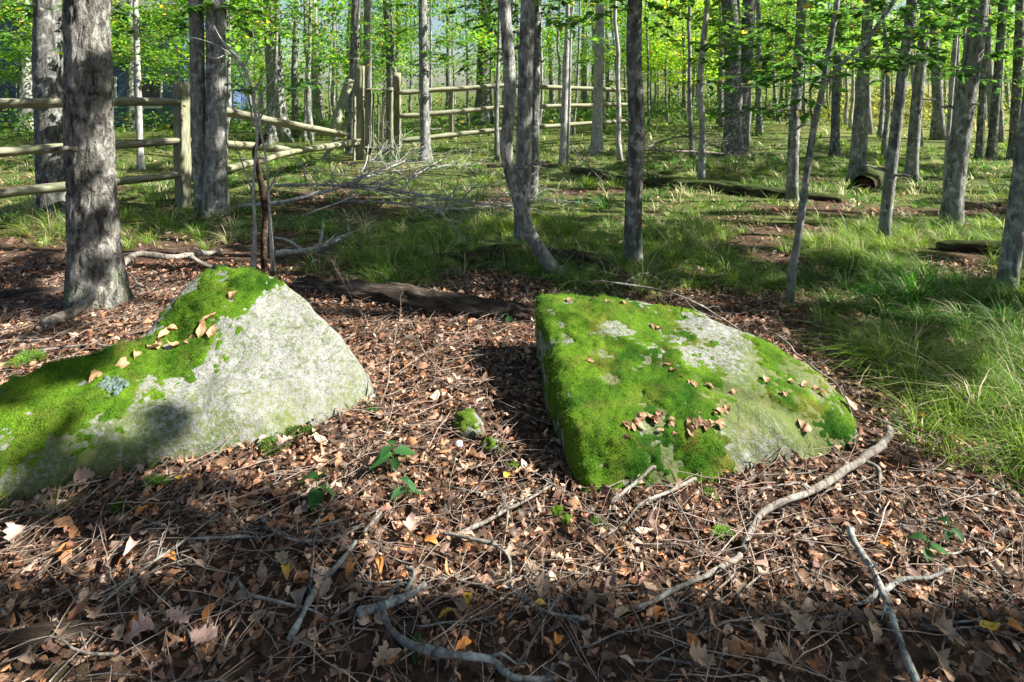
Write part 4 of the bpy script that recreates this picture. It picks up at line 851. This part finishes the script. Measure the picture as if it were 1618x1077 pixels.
branch("thin curved twig below the S-shaped branch crossing the grey stick", [(370, 912, .02), (395, 938, .02), (450, 952, .02), (500, 965, .015), (540, 1000, .01)], .006, .004, 'stick', (), 3, .08)
branch("mossless straight twig between the left boulder and the foreground band", [(165, 950, .015), (230, 895, .02), (290, 855, .025), (345, 810, .02)], .006, .004, 'stick', (), 6, .12)
branch("short pair of crossed twigs on the dim litter", [(305, 852, .01), (360, 850, .015), (400, 848, .01)], .006, .005, 'lichen_stick', [[(350, 852, .01), (375, 845, .015), (410, 850, .01)]])
branch("bent twig with an elbow in the dim litter", [(415, 818, .015), (440, 842, .02), (470, 856, .015), (530, 850, .012), (575, 828, .01)], .007, .005, 'stick', (), 2, .08)
branch("pale dead branch with an upright stub behind the domed boulder", [(436, 400, .03), (480, 396, .06), (515, 386, .08), (552, 368, .1)], .03, .01, 'bark_pale', [[(505, 390, .07), (509, 365, .2), (511, 345, .3)], [(480, 396, .05), (455, 380, .1), (420, 372, .1)]], 12, .35)
branch("wiry bare branch trailing along the back edge of the slab boulder", [(905, 445, .12), (960, 446, .3), (1020, 455, .28), (1080, 470, .3), (1130, 495, .2), (1180, 530, .12)], .008, .005, 'stick', [[(1080, 470, .3), (1100, 490, .3), (1140, 505, .2)]], 6, .16)
branch("thin branch hugging the right-hand edge of the slab boulder", [(1230, 530, .06), (1275, 572, .08), (1320, 605, .05), (1338, 640, .03)], .008, .005, 'stick', (), 5, .12)
branch("arching thin twig standing over the litter in the gap", [(648, 505, .06), (665, 545, .12), (690, 580, .1), (732, 606, .02)], .005, .003, 'twig', (), 3, .1)
branch("twiggy dead sprig in the gap close to the domed boulder", [(600, 640, .01), (612, 600, .1), (618, 560, .16), (632, 500, .25)], .005, .002, 'twig', [[(612, 600, .1), (640, 580, .12), (660, 560, .1)]], 10, .16)
branch("bare twig shoots rising behind the right shoulder of the domed boulder", [(575, 500, .01), (555, 470, .1), (540, 440, .2), (520, 405, .3)], .005, .002, 'twig', (), 10, .2)
branch("pale twig sticking out of the grass right of the slab boulder", [(1545, 655, .02), (1525, 630, .05), (1498, 598, .12)], .005, .003, 'stick', (), 1, .08)
# brush heap
branch("long silvery dead limb of the brush heap before the broken fence", [(372, 326, .05), (450, 318, .1), (520, 300, .2), (580, 278, .3), (640, 254, .4)], .028, .01, 'bark_pale', [[(540, 295, .2), (590, 300, .15), (650, 312, .1)]], 36, .9, up=.35)
branch("dark-tipped limb of the brush heap with fans of dead twigs", [(432, 292, .06), (520, 292, .2), (600, 298, .25), (680, 310, .2), (740, 318, .12), (800, 328, .05)], .026, .012, 'bark_pale', [[(560, 292, .2), (578, 258, .4), (582, 228, .6)], [(630, 302, .25), (660, 275, .4), (700, 250, .5)]], 46, .9, up=.35)
branch("grey limb of the brush heap reaching to the twin trees", [(540, 318, .05), (620, 320, .12), (700, 330, .15), (770, 326, .1), (850, 322, .04)], .02, .008, 'bark_pale', [[(680, 328, .12), (720, 350, .08), (760, 365, .02)]], 42, .8, up=.35)
branch("thin bleached limb lying on top of the brush heap", [(480, 340, .06), (560, 310, .25), (640, 280, .4), (700, 262, .35), (770, 258, .2)], .014, .006, 'bark_pale', (), 34, .8, up=.35)
branch("twig fan drooping from the front of the brush heap", [(650, 300, .25), (690, 330, .18), (720, 360, .1), (735, 395, .02)], .012, .004, 'bark_pale', (), 36, .55, up=.35)
branch("dead limb tangled in the twig heap behind the lone dark tree", [(990, 250, .1), (1040, 225, .3), (1090, 215, .5), (1140, 235, .1)], .03, .01, 'stick', (), 36, 1.1)
branch("second tangled limb of the twig heap near the thick twin-stemmed tree", [(1000, 235, .2), (1060, 238, .3), (1120, 240, .2), (1170, 246, .05)], .03, .01, 'stick', (), 36, 1.1)
branch("bare limb sweeping through the grass behind the lone dark tree", [(900, 225, .3), (930, 262, .2), (955, 290, .05)], .025, .008, 'stick', (), 18, .8)
branch("dark low branch sticking out to the left of the leaning sapling", [(1195, 238, .25), (1225, 232, .35), (1262, 210, .55), (1282, 190, .75)], .012, .008, 'twig', (), 2, .2)
# anonymous twigs, each its own thing
def stick_row(n, box, r, ln, label, group, mat):
    for k in range(n):
        u, v = rng.uniform(box[0], box[1]), rng.uniform(box[2], box[3]); p = G(u, v); a = rng.uniform(0, 6.28); l_ = ln*rng.uniform(.5, 1.4); m = 10
        zz, hr = on_surface(p[0], p[1])
        if hr: continue
        t = np.linspace(-.5, .5, m); bend = rng.normal(0, .18)*l_; x = p[0]+math.cos(a)*t*l_-math.sin(a)*bend*t*t*2; y = p[1]+math.sin(a)*t*l_+math.cos(a)*bend*t*t*2
        if any(on_surface(x[i], y[i])[1] for i in range(0, m, 2)) or y.min() < .5: continue
        x += np.cumsum(rng.normal(0, .02*l_, m)); y += np.cumsum(rng.normal(0, .02*l_, m)); z = terrain(x, y)+r+.012+rng.uniform(0, .02)*np.sin((t+.5)*3.14)
        path = np.stack([x, y, z], 1); org = path[m//2].copy(); mb = MB(); rr = r*rng.uniform(.6, 1.3); mb.add(*tube(path, np.linspace(rr, rr*.45, m), 6, lambda q, aa, rd: rd[:, None]*.25*fbm(q.reshape(-1, 3)*30, 2, 8).reshape(q.shape[:2])))
        for q in range(rng.integers(0, 4)):
            b = path[rng.integers(3, m)]; a2 = a+rng.choice([-1, 1])*rng.uniform(.4, .9); e = b+np.array([math.cos(a2), math.sin(a2), rng.uniform(0, .25)])*l_*rng.uniform(.15, .4); mb.add(*tube(limb_path(b, e, .005, 5), np.linspace(rr*.5, rr*.2, 5), 4))
        o = link("twig", mb.mesh("twig", org), M[mat]); o.location = org; tag(o, label, 'twig', group)
stick_row(130, (-20, 1640, 720, 1075), .003, .34, "thin bare twig lying loose on the brown foreground leaf litter", "loose twigs on the foreground litter", 'stick')
stick_row(80, (520, 900, 500, 760), .0028, .28, "thin reddish twig lying in the leaf-filled gap between the boulders", "loose twigs in the gap", 'twig')
stick_row(26, (0, 500, 400, 560), .006, .6, "grey twig lying on the litter around the rough-barked tree", "loose twigs round the rough-barked tree", 'stick')
stick_row(20, (1350, 1640, 640, 900), .0035, .35, "pale bare twig lying on the litter right of the slab boulder", "loose twigs right of the slab boulder", 'stick')

# ------------------------------------------------------------------ leaf litter
tm = []
for k in range(24):
    V_, Q_, _ = leaf_tmpl(5 if k <= 11 else 4, rng.uniform(.22, .6) if k > 11 else rng.uniform(.34, .6), rng.uniform(.3, 1.5) if k > 11 else rng.uniform(.15, .7), rng.uniform(-1.3, 1.3) if k > 11 else rng.normal(0, .3), rng.uniform(-1, 1)); V_ = V_+rng.normal(0, 1, V_.shape)*np.array([.035, .045, .06])
    ca = rng.uniform(-1.2, 1.2); V_ = np.stack([V_[:, 0], V_[:, 1]*np.cos(ca*V_[:, 0])-V_[:, 2]*np.sin(ca*V_[:, 0]), V_[:, 1]*np.sin(ca*V_[:, 0])+V_[:, 2]*np.cos(ca*V_[:, 0])], 1); tm.append((V_, Q_, None))
pal = np.array([(.27, .14, .075), (.31, .18, .1), (.2, .095, .052), (.4, .26, .165), (.12, .06, .038), (.35, .165, .075), (.26, .175, .13), (.5, .37, .27), (.16, .095, .065), (.09, .05, .033), (.22, .16, .12), (.36, .2, .13)])
tm_near = tm; tm_far = [leaf_tmpl(3, rng.uniform(.3, .6), rng.uniform(.3, 1.2), rng.uniform(-1, 1)) for k in range(8)]
def litter(name, n, ymax, size, ymin, seed, label, dens_pow=1.):
    tm = tm_far if ymin > 4 else tm_near
    mb = MB(); y = ymin+(ymax-ymin)*rng.uniform(0, 1, n)**dens_pow; x = rng.uniform(-1, 1, n)*(y*.92+.25)
    g = grass_amount(x, y); k = rng.uniform(0, 1, n) > g*.8; x, y = x[k], y[k]; n = len(x)
    zz = terrain(x, y)+rng.uniform(0, 1, n)**1.5*.03
    for b, V in ROCKS:                                                      # few leaves settle on the stones
        for i in np.where((x > V[:, 0].min()) & (x < V[:, 0].max()) & (y > V[:, 1].min()) & (y < V[:, 1].max()))[0]:
            h = b.ray_cast(Vector((x[i], y[i], 3)), Vector((0, 0, -1)))
            if h[0] is not None and h[0].z > zz[i]-.02: zz[i] = -5
    ok = zz > -4; x, y, zz = x[ok], y[ok], zz[ok]; n = len(x); w = rng.integers(0, len(tm), n)
    c = pal[rng.integers(0, len(pal), n)]*rng.uniform(.22, 1.55, (n, 1))
    flat = rng.uniform(0, 1, n) < .4; w = np.where(flat, w % (len(tm)//2), w); zz = zz-np.where(flat, .008, 0)
    for q in range(len(tm)):
        s = w == q; m = s.sum(); p = np.stack([x[s], y[s], zz[s]], 1)
        sc = size*np.clip(np.exp(rng.normal(-.2, .45, m)), .3, 2.0)*np.where(flat[s], 1.0, .9)
        scatter(mb, tm[q], p+np.array([0, 0, .006]), rotmats(rng.uniform(0, 6.28, m), rng.normal(0, 1, m)*np.where(flat[s], .25, .5), rng.normal(0, 1, m)*np.where(flat[s], .25, .6)+np.where(rng.uniform(0, 1, m) < .4, math.pi, 0)), sc[:, None], c[s])
    o = link(name, mb.mesh(name), M['litter'], None, "stuff"); tag(o, label, 'leaves'); return o
litter("leaf_litter", 64000, 5.2, .038, 1.15, 1, "thick brown carpet of curled dead leaves around the boulders", .62)
litter("leaf_litter", 17000, 13, .07, 4.8, 2, "thin scatter of brown dead leaves in the grass further back", .7)
# leaves lying on the boulders and other leaves one can single out
def leaf_shape(kind):
    if kind == 'oak': return leaf_tmpl(12, .62, .2, .4, .6, (np.linspace(0, 1, 12), [.08, .45, .25, .8, .4, 1, .45, .95, .4, .7, .35, .05]))
    if kind == 'maple': return leaf_tmpl(9, .95, .25, .4, .6, (np.linspace(0, 1, 9), [.1, .75, .45, 1., .5, .85, .35, .45, .04]))
    return leaf_tmpl(8, .5, .35, .5, .5)
shp = {k: leaf_shape(k) for k in ('oak', 'maple', 'oval')}
def one_leaf(u, v, kind, size, col, label, group, yaw=None, flat=.25, lift=.035):
    p = G(u, v); 
    dr = Vector(((u-CX)/F, 1, (VH-v)/F)).normalized(); best = None
    for b, V in ROCKS:
        h = b.ray_cast(Vector((0, 0, CAMZ)), dr)
        if h[0] is not None and h[0].z > tz(h[0].x, h[0].y): best = np.array(h[0]); nn = h[1]
    if best is not None: p = best+np.array(nn)*.012
    else: p = p+np.array([0, 0, lift])
    V, Qd, _ = shp[kind]; V = V+rng.normal(0, 1, V.shape)*np.array([.01, .02, .03]); cw = rng.uniform(-1.6, 1.6); V = np.stack([V[:, 0], V[:, 1], V[:, 2]+cw*V[:, 0]**2+rng.uniform(.2, 1.4)*V[:, 1]**2+rng.normal(0, 1)*V[:, 0]*V[:, 1]], 1)*size; c = np.array(col)*rng.uniform(.85, 1.15)
    o = link("fallen_leaf", make_mesh("fallen_leaf", V, Qd, None, np.broadcast_to(c, (len(V), 3))), M['litter']); o.location = p
    o.rotation_euler = (rng.normal(0, flat), rng.normal(0, flat), rng.uniform(0, 6.28) if yaw is None else yaw)
    if best is not None and nn.z < .9:
        o.rotation_mode = 'QUATERNION'; o.rotation_quaternion = nn.to_track_quat('Z', 'Y') @ Quaternion((0, 0, 1), rng.uniform(0, 6.28)) @ Quaternion((1, 0, 0), rng.normal(0, .25))
    return tag(o, label, 'leaf', group)
YEL, ORA, PINK, TAN = (.5, .32, .04), (.5, .2, .05), (.5, .34, .28), (.42, .3, .2)
for (u, v) in [(703, 988), (452, 912), (800, 768), (855, 972), (282, 771), (1565, 1012), (740, 960)]: one_leaf(u, v, 'oval', .05, YEL, "yellow fallen leaf lying on the brown litter", "yellow fallen leaves")
for (u, v) in [(265, 898), (555, 912), (880, 1030), (1095, 1035), (730, 1040), (225, 820), (330, 985), (1040, 985), (600, 905), (1510, 705), (1460, 670), (1395, 870), (215, 1000), (100, 885), (680, 870), (1070, 790), (980, 880), (1600, 1005), (515, 838)]: one_leaf(u, v, 'oval', .055, ORA, "orange-brown fallen leaf lying on the litter", "orange-brown fallen leaves")
for (u, v, k) in [(22, 868, 'maple'), (135, 745, 'maple'), (280, 1000, 'oak'), (322, 1035, 'maple'), (220, 1020, 'maple'), (505, 945, 'maple'), (450, 715, 'maple'), (210, 880, 'oval'), (415, 700, 'maple'), (648, 855, 'maple'), (720, 805, 'oak')]: one_leaf(u, v, k, .068, np.array(PINK)*.8, "large pale pinkish fallen leaf on the left litter", "large pale fallen leaves", None, .35, .045)
for k in range(60):
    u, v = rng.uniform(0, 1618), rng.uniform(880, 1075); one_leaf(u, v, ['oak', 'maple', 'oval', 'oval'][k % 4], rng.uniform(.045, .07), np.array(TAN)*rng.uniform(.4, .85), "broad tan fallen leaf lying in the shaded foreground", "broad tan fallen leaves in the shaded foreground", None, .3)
for k in range(34):
    u = 985+rng.uniform(0, 155); v = 668+rng.normal(0, 9)-(u-1060)*.02; one_leaf(u, v, 'oval', rng.uniform(.03, .052), np.array((.34, .19, .11))*rng.uniform(.5, 1.2), "dead leaf in the drift along the front edge of the slab boulder", "leaf drift on the slab boulder's front edge")
for (u, v) in [(1030, 516), (1042, 520), (1055, 580), (1075, 598), (1095, 610), (1120, 612), (1065, 588), (930, 573), (1148, 648), (1135, 652), (1210, 602), (1090, 606), (1270, 610), (1290, 615), (1250, 605), (1300, 622), (1265, 670), (1275, 678), (900, 475), (960, 478), (985, 480), (935, 477), (1160, 620), (1240, 625)]: one_leaf(u, v, 'oval', rng.uniform(.04, .065), np.array((.38, .22, .13))*rng.uniform(.7, 1.2), "stray dead leaf resting on the slab boulder's mossy top", "stray leaves on the slab boulder")
for (u, v) in [(320, 520), (330, 505), (336, 524), (262, 530), (272, 522), (250, 545), (275, 548), (370, 465), (240, 552), (300, 535), (150, 596), (215, 560), (195, 575)]: one_leaf(u, v, 'oval', rng.uniform(.06, .09), np.array((.42, .24, .13))*rng.uniform(.8, 1.2), "dead leaf resting on the moss of the domed boulder", "dead leaves on the domed boulder")
for (u, v) in [(1425, 625), (1555, 630), (1470, 575), (1500, 545), (1440, 520), (1340, 640)]: one_leaf(u, v, 'oval', .07, (.45, .33, .24), "pale dead leaf caught in the long grass right of the slab boulder", "pale leaves in the long grass")

# ------------------------------------------------------------------ fine twigs mixed in the litter
mb = MB(); nT = 5200; y = 1.2+3.6*rng.uniform(0, 1, nT)**.7; x = rng.uniform(-1, 1, nT)*(y*.92+.3); ok = rng.uniform(0, 1, nT) > grass_amount(x, y)
x, y = x[ok], y[ok]; ok = np.array([not on_surface(a_, b_)[1] for a_, b_ in zip(x, y)]); x, y = x[ok], y[ok]; w = rng.integers(0, 16, len(x))
for q in range(16):
    t = np.linspace(-.5, .5, 5); p_ = np.stack([t, np.cumsum(rng.normal(0, .03, 5)), np.cumsum(rng.normal(0, .03, 5))], 1); V_, Q_, _ = tube(p_, np.array([1, .9, .85, .7, .4])*rng.uniform(.004, .011), 3, None, False)
    k = w == q; m = k.sum(); l_ = rng.uniform(.06, .28, m)
    scatter(mb, (V_, Q_, None), np.stack([x[k], y[k], terrain(x[k], y[k])+.03+rng.uniform(0, .015, m)], 1), rotmats(rng.uniform(0, 6.28, m), rng.normal(0, .09, m), rng.uniform(0, 6, m)), l_[:, None], np.array((.4, .32, .26))*rng.uniform(.35, 1.1, (m, 1)))
o = link("fine_twigs", mb.mesh("fine_twigs"), M['litter'], None, "stuff"); tag(o, "countless hair-thin twig bits mixed into the leaf litter", "twigs")

# ------------------------------------------------------------------ grass
def blades(mb, x, y, z, h, az, lean, w, col):
    n = len(x); ts = np.array([0, .4, .75, 1.]); dx, dy = np.cos(az), np.sin(az); V = np.zeros((n, 7, 3))
    for k, t in enumerate(ts):
        hor = h*lean*t**1.7; ver = h*(t*(1-.12*lean)-.45*np.minimum(lean, 1.3)*t**2.2)
        cxp = x+dx*hor; cyp = y+dy*hor; czp = z+np.maximum(ver, .01*t)
        if k < 3:
            ww = w*(1-.25*k); V[:, 2*k] = np.stack([cxp-dy*ww, cyp+dx*ww, czp], 1); V[:, 2*k+1] = np.stack([cxp+dy*ww, cyp-dx*ww, czp], 1)
        else: V[:, 6] = np.stack([cxp, cyp, czp], 1)
    off = np.arange(n)[:, None, None]*7
    mb.add(V.reshape(-1, 3), (np.array([[0, 1, 3, 2], [2, 3, 5, 4]])[None]+off).reshape(-1, 4), (np.array([[4, 5, 6]])[None]+off).reshape(-1, 3), np.repeat(col, 7, axis=0))
def grass(nt, ymin, ymax, per, h0, w0, pw, seed, base=.05, lean=(.45, 1.5)):
    mb = MB(); y = ymin+(ymax-ymin)*rng.uniform(0, 1, nt)**pw; x = rng.uniform(-1, 1, nt)*(y*.9+.4); g = grass_amount(x, y); k = rng.uniform(0, 1, nt) < g
    x, y = x[k], y[k]; ok = np.array([not on_surface(a, b)[1] for a, b in zip(x, y)]) if ymin < 5 else np.ones(len(x), bool); x, y = x[ok], y[ok]; n = len(x)
    th = h0*np.clip(np.exp(rng.normal(-.2, .45, n)), .3, 1.9)*(1+.5*n2(x, y, .8, 2, 91)); sweep = 3.6+2.2*n2(x, y, .6, 2, 92)
    hue = np.clip(.36+1.1*n2(x, y, .7, 3, 93)+rng.normal(0, .14, n), 0, 1)[:, None]
    tc = np.array([.032, .115, .012])*(1-hue)+np.array([.15, .24, .022])*hue
    dry = (rng.uniform(0, 1, n) < .1+.14*sstep(5.5, 8, y))
    i = np.repeat(np.arange(n), per); m = len(i); az = np.where(rng.uniform(0, 1, m) < .35, sweep[i]+rng.normal(0, .7, m), rng.uniform(0, 6.28, m))
    rad = base*np.sqrt(rng.uniform(0, 1, m))*rng.uniform(.6, 1.5, n)[i]; bx = x[i]+np.cos(az)*rad; by = y[i]+np.sin(az)*rad
    col = tc[i]*rng.uniform(.7, 1.4, (m, 1)); straw = (rng.uniform(0, 1, m) < np.where(dry[i], .6, .09)); col[straw] = np.array([.42, .38, .22])*rng.uniform(.7, 1.25, (straw.sum(), 1))
    blades(mb, bx, by, terrain(bx, by)-.005, th[i]*rng.uniform(.55, 1.15, m), az, rng.uniform(lean[0], lean[1], m), w0*(1+.1*y[i])*rng.uniform(.7, 1.2, m), col); return mb
mb = grass(2200, 1.6, 6.8, 55, .23, .0016, .85, 1, .055); mb2 = grass(3200, 1.6, 6.8, 7, .11, .0016, .85, 4)
mb.add(np.concatenate(mb2.V), np.concatenate(mb2.Q), np.concatenate(mb2.T), np.concatenate(mb2.C)); o = link("grass", mb.mesh("grass"), M['grass'], None, "stuff"); tag(o, "long fine arching green grass around and behind the slab boulder", "grass")
mb = grass(2400, 6.4, 17, 32, .19, .0028, .85, 2, .08); mb2 = grass(4000, 6.4, 17, 6, .1, .003, .85, 5)
mb.add(np.concatenate(mb2.V), np.concatenate(mb2.Q), np.concatenate(mb2.T), np.concatenate(mb2.C)); o = link("grass", mb.mesh("grass"), M['grass'], None, "stuff"); tag(o, "shorter sunlit grass of the woodland floor towards the fence", "grass")
mb = grass(4200, 15., 46, 5, .3, .007, .8, 3); o = link("grass", mb.mesh("grass"), M['grass'], None, "stuff"); tag(o, "distant pale grass between the far trunks", "grass")

# ------------------------------------------------------------------ small things in the litter
def small_stone(label, u, v, r, sq, seed, mossy=True):
    p = G(u, v); bm = bmesh.new(); bmesh.ops.create_icosphere(bm, subdivisions=4, radius=1); V = np.array([v_.co for v_ in bm.verts]); Tr = np.array([[v_.index for v_ in f_.verts] for f_ in bm.faces]); bm.free()
    q = V*(1+.3*fbm(V*1.4, 3, seed)+.08*fbm(V*5, 2, seed+2))[:, None]*np.array(sq)*r; root = thing("small_stone" if mossy else "pebble", label, 'stone', p)
    al = np.full((len(q), 3), .5); link("stone", make_mesh("stone", q+np.array([0, 0, r*.25]), None, Tr, al), M['rock'] if mossy else M['pebble'], root)
    if mossy:
        nn = vnormals(q, np.zeros((0, 4), int), Tr); mk = nn[:, 2]+1.1*fbm(V*2.5, 3, seed+7)-.6+.3*(V[:, 0] < 0); th = sstep(0, .4, mk)*.012-.002; kt = (th > 0)[Tr].any(1)
        link("moss", make_mesh("moss", q+nn*th[:, None]+np.array([0, 0, r*.25]), None, Tr[kt], np.broadcast_to(np.array([.09, .15, .02]), (len(q), 3))), M['moss'], root)
small_stone("small mossy stone standing in the litter of the gap", 742, 682, .062, (1, .8, 1), 31)
small_stone("smaller tilted mossy stone against the first one in the gap", 778, 712, .042, (1, .8, .8), 33)
small_stone("low grey stone sunk in the litter in front of the gap", 812, 745, .03, (1.2, .8, .5), 35)
small_stone("smooth white pebble beside the small mossy stone", 725, 706, .02, (1, .9, .9), 37, False)
def cushion(label, u, v, r, bright):
    p = G(u, v); n = 900; a = rng.uniform(0, 6.28, n); q = np.sqrt(rng.uniform(0, 1, n)); ph = rng.uniform(0, 6, 3); ro = 1+.3*np.sin(2*a+ph[0])+.25*np.sin(3*a+ph[1])+.15*np.sin(7*a+ph[2]); x = np.cos(a)*q*r*ro; y = np.sin(a)*q*r*.8*ro; z = .28*r*np.sqrt(np.maximum(0, 1-q*q))+.016+rng.normal(0, .004, n)
    mb = MB(); dv = np.stack([x, y, z*1.5], 1)/r+rng.normal(0, .3, (n, 3)); dv /= np.linalg.norm(dv, axis=1)[:, None]; sdv = np.cross(dv, rng.normal(0, 1, (n, 3))); sdv /= np.linalg.norm(sdv, axis=1)[:, None]; b = np.stack([x, y, z], 1); l_ = rng.uniform(.006, .014, (n, 1))
    VV = np.stack([b-sdv*.002-dv*.01, b+sdv*.002-dv*.01, b+dv*l_], 1).reshape(-1, 3); mb.add(VV, None, np.arange(3*n).reshape(-1, 3), np.repeat(np.array([.12, .22, .03])*bright*rng.uniform(.7, 1.3, (n, 1)), 3, axis=0))
    bm = bmesh.new(); bmesh.ops.create_icosphere(bm, subdivisions=3, radius=1); V = np.array([v_.co for v_ in bm.verts]); Tr = np.array([[v_.index for v_ in f_.verts] for f_ in bm.faces]); bm.free()
    V = V*np.array([r*.6, r*.5, r*.24])*(1+.15*fbm(V*3, 2, 4))[:, None]+np.array([0, 0, .014]); mb.add(V, None, Tr, np.array([.08, .14, .02])*bright)
    o = link("moss_cushion", mb.mesh("moss_cushion"), M['grass']); o.location = p; tag(o, label, 'moss')
cushion("bright green moss cushion in the sunlit litter by the smooth pale branch", 1143, 850, .03, 1.5)
cushion("dark moss tuft just below the front of the slab boulder", 1122, 790, .028, .7)
cushion("moss patch in the litter just below the domed boulder", 430, 712, .06, .7)
cushion("flat moss patch beside the moss patch below the domed boulder", 470, 690, .05, .6)
cushion("olive moss lump in the litter left of the large pale leaf", 190, 808, .035, .6)
cushion("yellow-green moss lump between the leaf plants and the domed boulder", 245, 770, .04, .9)
cushion("tiny moss tuft in the bright litter before the gap", 880, 815, .014, 1.3)
cushion("tiny moss tuft beside the other tuft before the gap", 895, 830, .014, 1.2)
cushion("moss lump under the fanned pale twigs", 945, 838, .025, .7)
cushion("mossy hump in the litter behind the left flank of the domed boulder", 45, 572, .09, 1.1)
def seedling(label, u, v, leaves, size, col, h=.08):
    p = G(u, v); root = thing("seedling", label, 'plant', p); st = MB(); st.add(*tube(resample([(0, 0, -.01), (.004, .004, h*.6), (.01, 0, h)], 6), .0016, 5), c=(.1, .12, .04)); link("stem", st.mesh("stem"), M['grass'], root)
    for k in range(leaves):
        V, Qd, _ = leaf_tmpl(7, .5, .3, .35, .4); V = (V+np.array([.55, 0, 0]))*size*rng.uniform(.75, 1.15); c = np.array(col)*rng.uniform(.75, 1.3); o = link("leaf", make_mesh("leaf", V, Qd, None, np.broadcast_to(c, (len(V), 3))), M['leaf'], root)
        o.location = (.008, 0, h*(.6+.4*(k % 3)/2)); o.rotation_euler = (rng.normal(0, .25), rng.uniform(.0, .5), k*6.28/leaves+rng.uniform(-.4, .4))
seedling("seedling with broad drooping green leaves below the domed boulder", 498, 785, 4, .1, (.03, .12, .025))
seedling("taller leafy seedling in the sunny litter before the gap", 618, 752, 7, .085, (.035, .12, .03), .12)
seedling("low leafy seedling just below the taller seedling", 640, 795, 6, .065, (.06, .16, .06))
seedling("small leafy plant by the knobbly branch at the right", 1462, 888, 5, .06, (.05, .13, .04))
seedling("second small leafy plant right of the knobbly branch's plant", 1500, 862, 5, .05, (.04, .11, .04))
seedling("tiny green seedling under the S-shaped branch", 650, 1035, 4, .035, (.03, .1, .03), .04)
seedling("tiny clover-like plant near the elbow twig", 408, 830, 5, .025, (.09, .2, .03), .03)
seedling("small leafy plant at the end of the weathered split log", 800, 515, 5, .06, (.04, .11, .04))
seedling("small weed at the foot of the domed boulder's right end", 585, 655, 5, .05, (.04, .12, .03), .05)
